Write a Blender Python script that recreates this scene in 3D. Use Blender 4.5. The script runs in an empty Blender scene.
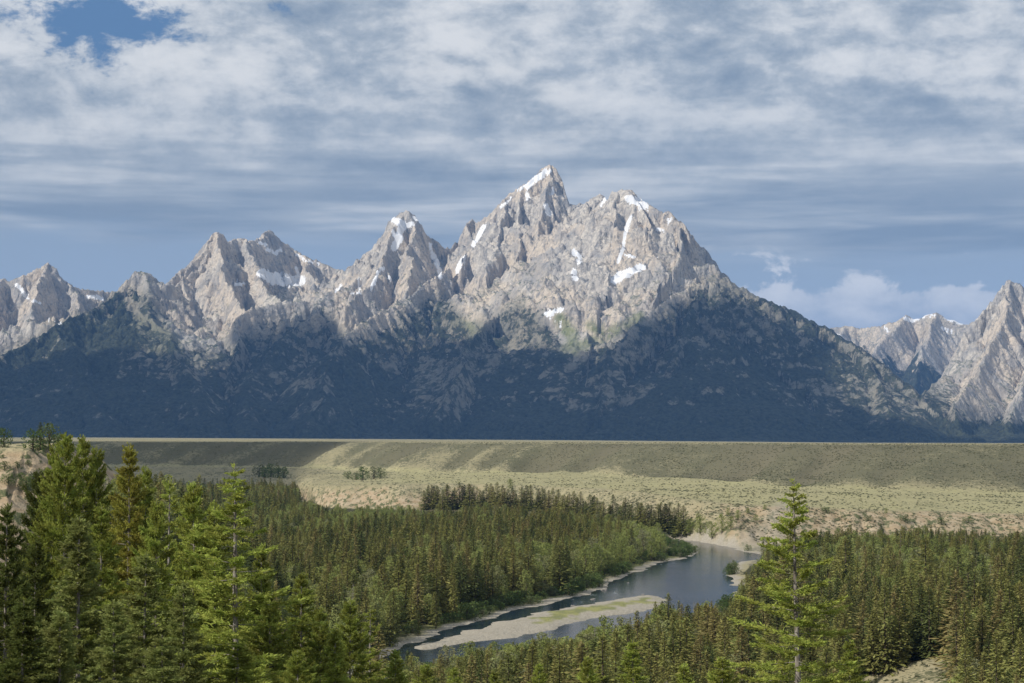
import bpy, math, random
import numpy as np
from mathutils import Vector

F = 1920.0; CX, CY = 512.0, 341.5; HOR = 436.0
PITCH = math.atan((HOR - CY) / F)
SUN_EL = math.radians(37.0); SUN_OFF = math.radians(54.0)      # height, and angle left of straight behind the camera
SUND = np.array([-math.sin(SUN_OFF)*math.cos(SUN_EL), -math.cos(SUN_OFF)*math.cos(SUN_EL), math.sin(SUN_EL)])  # towards the sun
scn = bpy.context.scene
col = scn.collection

# ------------------------------------------------------------------ camera geometry
cp, sp_ = math.cos(PITCH), math.sin(PITCH)
def ray(px, py):
    a, b = (px - CX) / F, (CY - py) / F
    d = np.array([a, cp - b*sp_, sp_ + b*cp])
    return d / d[1]
def at(px, py, Y): return ray(px, py) * Y
def plane(px, py, z):
    d = ray(px, py); return d * (z / d[2])
def project(X, Y, Z):
    f = Y*cp + Z*sp_; u = -Y*sp_ + Z*cp
    return CX + F*X/f, CY - F*u/f

# ------------------------------------------------------------------ numeric noise
def _h(ix, iy, s):
    n = (ix.astype(np.int64)*374761393 + iy.astype(np.int64)*668265263 + s*1442695041) & 0xffffffff
    n = ((n ^ (n >> 13)) * 1274126177) & 0xffffffff
    return ((n ^ (n >> 16)) & 0xffff) / 32767.5 - 1.0
def vn(x, y, s=0):
    ix, iy = np.floor(x), np.floor(y); fx, fy = x-ix, y-iy
    fx = fx*fx*fx*(fx*(fx*6-15)+10); fy = fy*fy*fy*(fy*(fy*6-15)+10)
    a, b, c, d = _h(ix, iy, s), _h(ix+1, iy, s), _h(ix, iy+1, s), _h(ix+1, iy+1, s)
    return (a+(b-a)*fx) + ((c+(d-c)*fx) - (a+(b-a)*fx))*fy
def fbm(x, y, s=0, o=5, g=0.5):
    r = 0; a = 1; t = 0
    for k in range(o):
        c_, s_ = math.cos(k*1.1), math.sin(k*1.1)
        r = r + a*vn((x*c_-y*s_)*2**k, (x*s_+y*c_)*2**k, s+k*17); t += a; a *= g
    return r/t*1.6
def ridged(x, y, s=0, o=5, g=0.5):
    r = 0; a = 1; t = 0
    for k in range(o):
        c_, s_ = math.cos(k*1.3), math.sin(k*1.3)
        v = 1-np.abs(vn((x*c_-y*s_)*2**k, (x*s_+y*c_)*2**k, s+k*13))*1.6
        r = r + a*v; t += a; a *= g
    return r/t
def sstep(a, b, x):
    t = np.clip((x-a)/(b-a), 0, 1); return t*t*(3-2*t)
def poly_sd(X, Y, P):                       # signed distance to a closed polygon, negative inside
    P = np.asarray(P, float)[:, :2]; d = np.full(X.shape, 1e18); ins = np.zeros(X.shape, bool)
    for i in range(len(P)):
        ax, ay = P[i]; bx, by = P[(i+1) % len(P)]
        ex, ey = bx-ax, by-ay
        t = np.clip(((X-ax)*ex+(Y-ay)*ey)/(ex*ex+ey*ey+1e-9), 0, 1)
        d = np.minimum(d, (X-ax-t*ex)**2+(Y-ay-t*ey)**2)
        c = ((ay > Y) != (by > Y)) & (X < ex*(Y-ay)/(ey if abs(ey) > 1e-9 else 1e-9)+ax)
        ins ^= c
    d = np.sqrt(d); return np.where(ins, -d, d)
def line_d(X, Y, P):
    d = np.full(np.shape(X), 1e18)
    for (ax, ay), (bx, by) in zip(P[:-1], P[1:]):
        ex, ey = bx-ax, by-ay
        t = np.clip(((X-ax)*ex+(Y-ay)*ey)/(ex*ex+ey*ey+1e-9), 0, 1)
        d = np.minimum(d, (X-ax-t*ex)**2+(Y-ay-t*ey)**2)
    return np.sqrt(d)

# ------------------------------------------------------------------ scene helpers
def link(o, parent=None):
    col.objects.link(o)
    if parent is not None: o.parent = parent
    return o
def mesh_np(name, V, Fc, mats=(), midx=None, smooth=False, attrs=None):
    me = bpy.data.meshes.new(name)
    V = np.asarray(V, np.float32); Fc = np.asarray(Fc, np.int32)
    k = Fc.shape[1]
    me.vertices.add(len(V)); me.vertices.foreach_set('co', V.ravel())
    me.loops.add(Fc.size); me.loops.foreach_set('vertex_index', Fc.ravel())
    me.polygons.add(len(Fc)); me.polygons.foreach_set('loop_start', np.arange(0, Fc.size, k, dtype=np.int32))
    me.polygons.foreach_set('loop_total', np.full(len(Fc), k, np.int32))
    if smooth: me.polygons.foreach_set('use_smooth', np.ones(len(Fc), bool))
    for m in mats: me.materials.append(m)
    if midx is not None: me.polygons.foreach_set('material_index', np.asarray(midx, np.int32))
    if attrs:
        for n, a in attrs.items():
            A = me.attributes.new(n, 'FLOAT_COLOR', 'POINT')
            c = np.ones((len(V), 4), np.float32); c[:, :a.shape[1]] = a
            A.data.foreach_set('color', c.ravel())
    me.update(calc_edges=True)
    return me
def grid_faces(nr, nc):
    i = np.arange((nr-1)*(nc-1)); r, c = i//(nc-1), i % (nc-1)
    a = r*nc+c
    return np.stack([a, a+1, a+nc+1, a+nc], 1)
def tag(o, label=None, cat=None, group=None, kind=None):
    if label: o['label'] = label
    if cat: o['category'] = cat
    if group: o['group'] = group
    if kind: o['kind'] = kind
    return o

# ------------------------------------------------------------------ material helper
class NT:
    def __init__(s, name, world=False):
        if world: s.m = bpy.data.worlds.new(name)
        else: s.m = bpy.data.materials.new(name)
        s.m.use_nodes = True; s.t = s.m.node_tree; s.t.nodes.clear()
    def n(s, typ, ins=None, **kw):
        nd = s.t.nodes.new(typ)
        for k, v in kw.items(): setattr(nd, k, v)
        for k, v in (ins or {}).items():
            if hasattr(v, 'is_linked') or isinstance(v, bpy.types.NodeSocket): s.t.links.new(v, nd.inputs[k])
            else: nd.inputs[k].default_value = v
        return nd
    def math(s, op, a, b=0.0, c=None, clamp=False):
        d = {0: a, 1: b}
        if c is not None: d[2] = c
        return s.n('ShaderNodeMath', d, operation=op, use_clamp=clamp).outputs[0]
    def mix(s, f, a, b, mode='MIX'):
        nd = s.t.nodes.new('ShaderNodeMix'); nd.data_type = 'RGBA'; nd.blend_type = mode; nd.clamp_factor = True
        for i, v in ((0, f), (6, a), (7, b)):
            if isinstance(v, bpy.types.NodeSocket): s.t.links.new(v, nd.inputs[i])
            else:
                nd.inputs[i].default_value = v if i == 0 else (tuple(v)+(1,) if len(v) == 3 else v)
        return nd.outputs[2]
    def noise(s, vec, scale, detail=4, rough=0.5, dist=0.0, out=0):
        return s.n('ShaderNodeTexNoise', {'Vector': vec, 'Scale': scale, 'Detail': detail, 'Roughness': rough, 'Distortion': dist}).outputs[out]
    def ss(s, v, a, b, lo=0.0, hi=1.0):
        nd = s.n('ShaderNodeMapRange', {0: v, 1: a, 2: b, 3: lo, 4: hi}, interpolation_type='SMOOTHSTEP'); return nd.outputs[0]
    def mapv(s, vec, scale=(1, 1, 1), loc=(0, 0, 0)):
        return s.n('ShaderNodeMapping', {'Vector': vec, 'Scale': scale, 'Location': loc}).outputs[0]
    def surf(s, sock): 
        o = s.n('ShaderNodeOutputMaterial'); s.t.links.new(sock, o.inputs[0]); return s.m

# ================================================================== TERRAIN HEIGHT
ZF = -60.0; ZW = -61.0
COLS = np.array([-400, 200, 296, 312, 330, 400, 480, 560, 640, 700, 740, 800, 900, 1024, 1500], float)
CY_ = np.array([2050, 2000, 1960, 1640, 1600, 1560, 1540, 1400, 1150, 1060, 1040, 1060, 1090, 1100, 1130], float)
DY_ = np.array([2120, 2070, 2040, 1690, 1650, 1610, 1610, 1500, 1340, 1180, 1140, 1130, 1150, 1160, 1190], float)
DZ_ = np.array([-52, -52, -50, -44, -42.5, -40.5, -40, -40, -39, -40, -41, -42.5, -45, -47.5, -49], float)
EY_ = np.array([2480, 2430, 2400, 2360, 2320, 2060, 1950, 1880, 1800, 1710, 1650, 1570, 1490, 1450, 1400], float)
EZ_ = np.array([-38, -38, -38, -38, -38, -38, -38, -38, -38, -38, -38, -39, -41, -42, -43], float)
FY_ = np.array([2640, 2600, 2590, 2580, 2560, 2330, 2190, 2110, 2070, 2010, 1960, 1900, 1830, 1800, 1760], float)
FZ_ = np.full(15, -8.0)
NEAR_Y = np.array([-500, -20, 6, 30, 75, 130, 220, 340, 430, 480], float)
NEAR_Z = np.array([-1.0, -1.7, -1.75, -7, -18, -28, -41, -53, -58.5, ZF], float)

P_ = lambda L: [tuple(plane(a, b, ZW)[:2]) for a, b in L]
RIVER = P_([(770,556),(745,552),(725,546),(700,541.5),(680,539.5),(664,538),(672,545),(688,549),(697,552),(694,556),(680,559),(668,561),
            (650,567),(630,574.5),(613,581),(604,588),(590,593),(560,601),(530,607.5),(500,615),(470,624),(440,633),(418,641),(400,650),
            (370,664),(330,690),(250,760),(330,760),(400,676),(460,664),(520,657),(600,648),(660,636),(712,616),(733,600),(738,588),(730,580),(728,573),(733,566),(746,561),(775,561)])
BAR = P_([(409,653),(425,645),(447,638.5),(470,630.5),(500,621.5),(540,613),(580,605),(620,599),(648,595.5),(661,596.5),(667,600),(662,606),(645,611.5),
          (612,616),(582,621),(552,629),(520,636),(490,640.5),(460,643.5),(432,648.5)])
BARGRASS = P_([(535,620),(560,613),(600,606),(640,600.5),(655,599),(652,604),(625,609),(590,614),(560,621),(545,625)])
BARCORE = [(x, y) for x, y in BAR]

def ground(X, Y, masks=False):
    X = np.asarray(X, float); Y = np.asarray(Y, float)
    px = CX + F*X/np.maximum(Y+0.0, 250.0)
    pw = px + 9*vn(Y/70.0, X/90.0, 5)+5*vn(Y/25.0, X/30.0, 6)
    cy = np.interp(pw, COLS, CY_); dy = np.interp(px, COLS, DY_); dz = np.interp(px, COLS, DZ_)
    ey = np.interp(px, COLS, EY_); ez = np.interp(px, COLS, EZ_); fy = np.interp(px, COLS, FY_)
    # wander of the edges; gullies cut back into the bluffs
    g1 = fbm(X/55, Y/160, 11, 4); g2 = fbm(X/90, Y/400, 12, 3)
    dy = dy + 18*g1; cy = cy + 10*g1
    g2b = fbm(X/170+3*vn(X/700, Y/900, 3), Y/900, 14, 3)
    fy = fy + 22*g2b+10*g2; ey = ey + 45*vn(X/230, Y*0, 15)
    z = np.interp(Y, NEAR_Y, NEAR_Z)
    t1 = np.clip((Y-cy)/np.maximum(dy-cy, 5), 0, 1)
    t2 = np.clip((Y-dy)/(ey-dy), 0, 1)
    t3 = np.clip((Y-ey)/(fy-ey), 0, 1); t3s = t3*t3*(3-2*t3)*0.6+t3*0.4
    t4 = np.clip((Y-fy)/(10000-fy), 0, 1.0); gq = np.interp(px, [-400, 100, 580, 860, 1024, 1500], [-7.9, -8, -23, -36, -38, -44])
    z = z + (dz-ZF)*(t1*0.8+0.2*t1*t1*(3-2*t1)) + (ez-dz)*t2 + (FZ_[0]-ez)*t3s + (gq+8)*t4
    # relief on the slopes
    b1 = np.clip(4*t1*(1-t1), 0, 1); b3 = np.clip(4*t3*(1-t3), 0, 1)
    rg = np.abs(vn(X/15+1.5*vn(X/40, Y/40, 4), Y/90, 21)); rg2 = np.abs(vn(X/6, Y/40, 22))
    z = z - b1*(4.0*(1-rg)**2+.7*(1-rg2)) + b1*2
    qd = X-0.32*(Y-1700)-px*.0; sw1 = vn(qd/62, Y/900, 23); sw2 = vn(qd/25, Y/500, 24)
    z = z + b3*(1-t3)*1.6*(8.0*sw1 + 4.5*sw2)
    flat = np.where(Y > 430, 1, 0)
    z = z + flat*0.35*fbm(X/30, Y/30, 25, 3) + np.where(Y < 480, 1, 0)*np.clip(Y/60, 0, 1)*0.7*fbm(X/12, Y/12, 26, 4)
    z = z + t2*(1-t3)*(2.2*fbm(X/160, Y/120, 27, 3))
    # bluff spur at the left
    zs = -3.2 - 0.42*np.maximum(0, 485-Y) - 0.85*np.maximum(0, X+122+0.10*(Y-485)) - 0.5*np.maximum(0, Y-600)
    zs = zs + 1.3*fbm(X/14, Y/14, 31, 4) - 2.5*(np.abs(vn(X/9, Y/25, 32)) < 0.25)*sstep(488, 470, Y)*0.6
    spur = sstep(-2, 2, zs-z)
    z = np.where(zs > z, zs, z)
    # dry grass knoll at the right
    zm = -48.3 - 0.30*np.maximum(0, 98-X) - 0.3*np.maximum(0, Y-432) - 0.12*np.maximum(0, 350-Y) - 0.012*(432-Y)
    zm = zm + 0.5*fbm(X/10, Y/10, 33, 3)
    kn = zm > z
    z = np.where(kn, zm, z)
    m = (Y > 380) & (Y < 1150) & (np.abs(X) < 330)
    sd = np.full(X.shape, 999.0); bd = np.full(X.shape, 999.0); bg = np.full(X.shape, 999.0)
    if m.any():
        w = 2.2*vn(X[m]/9, Y[m]/9, 41)+1.0*vn(X[m]/3, Y[m]/3, 42)
        s1 = poly_sd(X[m], Y[m], RIVER); s2 = poly_sd(X[m], Y[m], BAR)
        sd[m] = s1 + w; bd[m] = s2 + w; bg[m] = poly_sd(X[m], Y[m], BARGRASS)+1.6*w+3.5*vn(X[m]/2.2, Y[m]/9, 43)
        zz = z[m]
        bank = np.interp(sd[m], [-14, -4, 0, 3, 10, 16], [-62.6, -61.7, -61.0, -60.75, -60.3, -60.0])
        zb = np.where(sd[m] < 16, np.minimum(zz, bank + np.maximum(0, zz-ZF)*np.clip(sd[m]/6, 0, 1)), zz)
        zbar = np.interp(-bd[m], [-5, 0, 2.5, 6, 12], [-62.0, -61.0, -60.6, -60.35, -60.1])
        zb = np.where(bd[m] < 4, np.maximum(zb, zbar), zb)
        z[m] = zb
    if not masks: return z
    return z, dict(sd=sd, bd=bd, bg=bg, t1=t1, t2=t2, t3=t3, b1=b1, b3=b3, spur=spur*(zs > z-2), kn=kn, px=px, cy=cy, sw1=sw1, sw2=sw2)

# ================================================================== MATERIALS
def mat_terrain():
    m = NT('ground'); pos = m.n('ShaderNodeNewGeometry').outputs['Position']
    A = m.n('ShaderNodeVertexColor', layer_name='mask_a').outputs[0]; B = m.n('ShaderNodeVertexColor', layer_name='mask_b').outputs[0]
    sa = m.n('ShaderNodeSeparateColor', {0: A}).outputs; sb = m.n('ShaderNodeSeparateColor', {0: B}).outputs
    flatp = m.mapv(pos, (1, 1, 0.2))
    n1 = m.noise(flatp, 0.9, 3, 0.6); n2 = m.noise(m.mapv(pos, (1, .35, .2)), 0.035, 5, 0.6); n3 = m.noise(m.mapv(pos, (1, 0.5, 1)), 0.22, 5, 0.65)
    n4 = m.noise(flatp, 0.008, 4, 0.55)
    # sagebrush flats and slopes: tan grass between dark grey-green bushes
    grass = m.mix(m.ss(n2, .35, .65), (.29, .26, .155), (.36, .315, .20))
    sage = m.mix(m.ss(n3, .3, .7), (.075, .085, .048), (.13, .13, .075))
    dens = m.math('ADD', m.math('MULTIPLY', n3, .75), m.math('MULTIPLY', n2, .55))
    dens = m.math('ADD', dens, m.math('MULTIPLY', sb[0], .26))
    f = m.ss(m.math('ADD', m.math('MULTIPLY', n1, .8), dens), 1.03, 1.18)
    c = m.mix(f, grass, sage)
    c = m.mix(m.math('MULTIPLY', sb[0], .6), c, (.17, .15, .10))
    # short green-gold grass of the terrace tread; its left back strip paints in sunlight
    c = m.mix(m.math('MULTIPLY', sb[1], m.ss(m.math('ADD', n3, m.math('MULTIPLY', n2, .6)), .50, .85, .95, .45)), c, m.mix(n2, (.34, .325, .165), (.39, .36, .20)))
    # bare bluffs
    cl = m.mix(m.ss(m.noise(m.mapv(pos, (1, 1, 2.5)), .12, 5, .6), .35, .65), (.33, .245, .155), (.41, .335, .235))
    cl = m.mix(m.ss(m.math('ADD', n3, m.math('MULTIPLY', n1, .35)), .66, .78), cl, (.10, .11, .055))
    c = m.mix(sa[2], c, cl)
    # forest floor
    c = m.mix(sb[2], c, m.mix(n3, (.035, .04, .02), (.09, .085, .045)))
    # gravel
    gn = m.noise(pos, 1.6, 4, .75)
    gr = m.mix(m.ss(gn, .3, .7), (.25, .225, .18), (.42, .385, .32))
    gr = m.mix(m.ss(n3, .55, .75), gr, (.25, .22, .17))
    c = m.mix(sa[0], c, gr)
    c = m.mix(m.math('MULTIPLY', sa[1], m.ss(n3, .3, .6, .75, 1)), c, m.mix(m.ss(n3, .4, .6), (.16, .175, .06), (.27, .265, .11)))
    h = m.math('ADD', m.math('MULTIPLY', n1, .9), m.math('MULTIPLY', n3, 1.2))
    bmp = m.n('ShaderNodeBump', {'Height': h, 'Strength': .6, 'Distance': .9}).outputs[0]
    return m.surf(m.n('ShaderNodeBsdfPrincipled', {'Base Color': c, 'Roughness': 1.0, 'Specular IOR Level': 0.05, 'Normal': bmp}).outputs[0])

def mat_rock():
    m = NT('mountain_rock'); g = m.n('ShaderNodeNewGeometry'); pos = g.outputs['Position']
    A = m.n('ShaderNodeVertexColor', layer_name='mask_a').outputs[0]; B = m.n('ShaderNodeVertexColor', layer_name='mask_b').outputs[0]
    sa = m.n('ShaderNodeSeparateColor', {0: A}).outputs; sb = m.n('ShaderNodeSeparateColor', {0: B}).outputs
    n1 = m.noise(pos, .0022, 6, .6); n2 = m.noise(pos, .012, 6, .7); n3 = m.noise(m.mapv(pos, (1, 1, .25)), .03, 5, .7)
    n4 = m.noise(pos, .05, 3, .65)
    c = m.mix(m.ss(n2, .33, .67), (.36, .335, .31), (.72, .655, .57))
    c = m.mix(m.ss(n1, .43, .57), c, m.mix(n3, (.50, .42, .34), (.72, .625, .51)))
    c = m.mix(m.ss(n3, .50, .66), c, (.24, .23, .225))
    c = m.mix(m.math('MULTIPLY', sa[1], .85), c, (.62, .53, .42))                # talus fans
    wp = m.n('ShaderNodeVectorMath', {0: pos, 1: m.n('ShaderNodeVectorMath', {0: m.noise(pos, .012, 3, .6, out=1), 3: 90.0}, operation='SCALE').outputs[0]}, operation='ADD').outputs[0]
    vo = m.n('ShaderNodeTexVoronoi', {'Vector': m.mapv(wp, (1, 1, .45)), 'Scale': .011}, feature='DISTANCE_TO_EDGE').outputs[0]
    vo2 = m.n('ShaderNodeTexVoronoi', {'Vector': m.mapv(wp, (1, 1, .6)), 'Scale': .03}, feature='DISTANCE_TO_EDGE').outputs[0]
    vf = m.n('ShaderNodeTexVoronoi', {'Vector': wp, 'Scale': .022}, feature='F1').outputs[0]
    c = m.mix(m.math('MULTIPLY', m.ss(vo, .05, .0), .45), c, (.17, .165, .17))
    c = m.mix(m.math('MULTIPLY', m.ss(vo2, .08, .0), .3), c, (.21, .205, .205))
    wall = m.noise(m.mapv(pos, (1, 1, .55)), .0042, 4, .6, .6)
    c = m.mix(m.math('MULTIPLY', m.ss(wall, .50, .60), .55), c, m.mix(n3, (.20, .20, .21), (.36, .35, .345)))
    scrub = m.math('MULTIPLY', sb[0], m.ss(m.math('ADD', m.math('MULTIPLY', n4, .6), m.math('MULTIPLY', n2, .5)), .50, .60))
    c = m.mix(scrub, c, (.10, .115, .07))
    c = m.mix(m.math('MULTIPLY', sa[2], m.ss(n2, .3, .6, .4, .9)), c, (.17, .19, .07))
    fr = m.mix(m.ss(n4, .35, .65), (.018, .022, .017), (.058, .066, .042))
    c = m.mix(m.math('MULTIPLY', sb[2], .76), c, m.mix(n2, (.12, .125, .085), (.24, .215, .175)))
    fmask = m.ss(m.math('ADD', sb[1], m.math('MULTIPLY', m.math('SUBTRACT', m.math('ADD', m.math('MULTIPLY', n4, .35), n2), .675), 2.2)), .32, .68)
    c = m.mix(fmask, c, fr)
    sn = m.ss(m.math('ADD', sa[0], m.math('MULTIPLY', m.math('SUBTRACT', m.math('ADD', m.math('MULTIPLY', n4, .6), m.math('MULTIPLY', m.noise(pos, .11, 2, .6), .6)), .6), 2.2)), .46, .60)
    c = m.mix(sn, c, (.78, .79, .82))
    h = m.math('ADD', m.math('MULTIPLY', n2, 22), m.math('MULTIPLY', n3, 12))
    h = m.math('ADD', h, m.math('MULTIPLY', n4, 6))
    h = m.math('ADD', h, m.math('MULTIPLY', vf, -9))
    h = m.math('ADD', h, m.math('MULTIPLY', m.ss(vo, 0, .15), 5))
    bmp = m.n('ShaderNodeBump', {'Height': h, 'Strength': m.math('SUBTRACT', 1.0, m.math('MULTIPLY', sn, .8)), 'Distance': 1.0}).outputs[0]
    return m.surf(m.n('ShaderNodeBsdfPrincipled', {'Base Color': c, 'Roughness': .95, 'Specular IOR Level': .1, 'Normal': bmp}).outputs[0])

def mat_foliage(name, ca, cb, cc, mode='random', trans=.25):
    m = NT(name); oi = m.n('ShaderNodeObjectInfo'); pos = m.n('ShaderNodeNewGeometry').outputs['Position']
    rnd = oi.outputs['Random']
    n = m.noise(pos, .9 if mode == 'random' else 1.6, 3, .6)
    base = m.mix(m.ss(rnd, 0.05, .6), ca, cb); base = m.mix(m.ss(rnd, .68, 1.0), base, cc)
    if mode == 'object':
        base = oi.outputs['Color']
    hsv = m.n('ShaderNodeHueSaturation', {'Hue': m.ss(n, .3, .7, .485, .515), 'Saturation': 1.0, 'Value': m.ss(n, .25, .75, .68, 1.35), 'Color': base}).outputs[0]
    d = m.n('ShaderNodeBsdfDiffuse', {'Color': hsv}).outputs[0]
    t = m.n('ShaderNodeBsdfTranslucent', {'Color': hsv}).outputs[0]
    return m.surf(m.n('ShaderNodeMixShader', {0: trans, 1: d, 2: t}).outputs[0])
def mat_bark(name, a, b):
    m = NT(name); pos = m.n('ShaderNodeTexCoord').outputs['Object']
    n = m.noise(m.mapv(pos, (6, 6, 1.2)), 2.0, 4, .7)
    return m.surf(m.n('ShaderNodeBsdfPrincipled', {'Base Color': m.mix(m.ss(n, .35, .65), a, b), 'Roughness': .95, 'Specular IOR Level': .1}).outputs[0])
def mat_water():
    m = NT('river_water'); pos = m.n('ShaderNodeNewGeometry').outputs['Position']
    a = m.noise(m.mapv(pos, (1, .6, 1)), .55, 4, .65); b = m.noise(m.mapv(pos, (1, .4, 1)), .055, 3, .5)
    w = m.noise(m.mapv(pos, (1, .25, 1)), .16, 4, .7)
    bmp = m.n('ShaderNodeBump', {'Height': m.math('ADD', m.math('MULTIPLY', a, .5), m.math('MULTIPLY', b, 1.5)), 'Strength': .3, 'Distance': .5}).outputs[0]
    c = m.mix(m.ss(b, .4, .6), (.008, .02, .034), (.014, .028, .043))
    c = m.mix(m.ss(m.math('ADD', w, m.math('MULTIPLY', b, .5)), .94, 1.02), c, (.35, .4, .45))
    return m.surf(m.n('ShaderNodeBsdfPrincipled', {'Base Color': c, 'Roughness': .13, 'IOR': 1.33, 'Specular IOR Level': .2, 'Normal': bmp}).outputs[0])
def mat_cloud():
    m = NT('cloud_vapour'); A = m.n('ShaderNodeVertexColor', layer_name='cover').outputs[0]
    d = m.n('ShaderNodeSeparateColor', {0: A}).outputs[0]
    n = m.noise(m.n('ShaderNodeNewGeometry').outputs['Position'], .004, 4, .6)
    f = m.ss(m.math('ADD', d, m.math('MULTIPLY', m.math('SUBTRACT', n, .5), .5)), .1, .75)
    f = m.math('MULTIPLY', f, .96)
    s = m.n('ShaderNodeMixShader', {0: .35, 1: m.n('ShaderNodeBsdfDiffuse', {'Color': (.85, .86, .88, 1)}).outputs[0], 2: m.n('ShaderNodeBsdfTranslucent', {'Color': (.8, .82, .85, 1)}).outputs[0]}).outputs[0]
    return m.surf(m.n('ShaderNodeMixShader', {0: f, 1: m.n('ShaderNodeBsdfTransparent').outputs[0], 2: s}).outputs[0])

M_TERR, M_ROCK, M_WATER, M_CLOUD = mat_terrain(), mat_rock(), mat_water(), mat_cloud()
M_CON = mat_foliage('spruce_needles', (.115, .138, .050), (.26, .255, .082), (.28, .235, .10))
M_DEC = mat_foliage('broad_leaves', (.21, .24, .075), (.30, .33, .11), (.26, .26, .14), trans=.35)
M_BUSH = mat_foliage('bush_leaves', (.08, .12, .04), (.12, .16, .055), (.15, .16, .09), trans=.3)
M_HERO = mat_foliage('fir_needles', (.05, .07, .02), (.05, .07, .02), (.05, .07, .02), mode='object', trans=.38)
M_BARK = mat_bark('grey_bark', (.12, .10, .085), (.34, .31, .28))
M_BARKD = mat_bark('dark_bark', (.06, .045, .035), (.14, .115, .09))
M_DEAD = mat_bark('dead_wood', (.20, .17, .145), (.38, .34, .30))
M_STONE = mat_bark('river_stone', (.16, .145, .13), (.34, .32, .29))

# ================================================================== BUILD TERRAIN
def build_terrain():
    pxs = np.concatenate([np.arange(-1600, -220, 60), np.arange(-220, -40, 8), np.arange(-40, 1064, 1.35), np.arange(1064, 1250, 8), np.arange(1250, 2700, 60)])
    U = (pxs-CX)/F
    ys = [-70.0]
    while ys[-1] < 2720:
        y = ys[-1]
        st = 5.0 if y < 360 else min(9.0, max(1.6, 0.62*y*y/(60*F)))
        ys.append(y+st)
    while ys[-1] < 42000: ys.append(ys[-1]*1.06)
    ys = np.array(ys)
    A = 12.0
    Yg = np.repeat(ys[:, None], len(U), 1); Xg = U[None, :]*(np.maximum(Yg, 0)+A*6*np.exp(-np.maximum(Yg, 0)/80))
    X, Y = Xg.ravel(), Yg.ravel()
    z, k = ground(X, Y, True)
    nz = fbm(X/18, Y/18, 51, 4)
    gravel = np.maximum(sstep(5+3*nz, 2+2*nz, k['sd'])*(k['px'] < 760), sstep(1, -1, k['bd']))
    gravel = np.maximum(gravel, sstep(6, 2, k['sd']))
    wb = sstep(24, 10, line_d(*project(X, Y, z), [(752, 548), (775, 535), (790, 512)]))*(Y > 900)*(Y < 1300)
    gravel = np.maximum(gravel, wb*.45)
    grassg = np.maximum(sstep(2, -3, k['bg'])*sstep(-1, -4, k['bd']), sstep(4, 6, k['sd'])*sstep(14, 9, k['sd'])*(k['px'] < 700)*sstep(.1, .5, nz+.3))
    cliff = np.clip(sstep(.08, .3, k['b1'])*(1.15) + sstep(.03, .0, np.abs(k['t1']-.97)), 0, 1)*(Y > 900)
    cliff = cliff*np.where(k['px'] < 720, sstep(.85, .5, k['t1']+.25*nz), 1)
    cliff = cliff*np.interp(k['px'], [440, 500, 690, 740, 850, 1024], [1, .3, .35, .8, .9, .85])
    cliff = cliff*np.where(k['px'] < 300, 0.15, 1)
    sp = k['spur']*sstep(-3.0, -5.0, z+0*Y)*(z > -60)*(Y > 350)
    cliff = np.maximum(cliff, sp)
    slope = sstep(.02, .25, k['t3'])*(1-sstep(.93, 1.0, k['t3']))*np.clip(.68-.30*k['sw1']-.45*k['sw2']+.30*fbm(X/140, Y/300, 57, 4), .0, 1.25)
    tread = sstep(.0, .06, k['t2'])*(1-sstep(.0, .12, k['t3']))*np.maximum(sstep(300, 420, k['px']+40*nz), sstep(.9, .95, k['t2']))  # narrow strip along the back at left is coloured paler to look sunlit
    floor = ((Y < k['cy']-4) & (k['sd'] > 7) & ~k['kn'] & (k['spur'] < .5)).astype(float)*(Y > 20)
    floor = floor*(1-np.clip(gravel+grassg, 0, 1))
    ma = np.stack([gravel, grassg, cliff], 1); mb = np.stack([slope, tread, floor], 1)
    me = mesh_np('ground', np.stack([X, Y, z], 1), grid_faces(len(ys), len(U)), [M_TERR], smooth=True, attrs={'mask_a': ma, 'mask_b': mb})
    tag(link(bpy.data.objects.new('ground', me)), kind='structure')
build_terrain()

def build_river():
    P = np.array(RIVER); x0, y0 = P.min(0)-12; x1, y1 = P.max(0)+12
    xs = np.arange(x0, x1, 5.0); ys = np.arange(y0, y1, 5.0)
    Xg, Yg = np.meshgrid(xs, ys); X, Y = Xg.ravel(), Yg.ravel()
    sd = poly_sd(X, Y, RIVER); Fc = grid_faces(len(ys), len(xs))
    Fc = Fc[(sd[Fc] < 9).all(1)]
    used = np.unique(Fc); remap = np.full(len(X), -1); remap[used] = np.arange(len(used))
    V = np.stack([X, Y, np.full(len(X), ZW)], 1)[used]
    me = mesh_np('river', V, remap[Fc], [M_WATER], smooth=True)
    tag(link(bpy.data.objects.new('river', me)), kind='structure')
build_river()

# ================================================================== MOUNTAINS
def R3(L): return [tuple(at(a, b, c)) for a, b, c in L]
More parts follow.
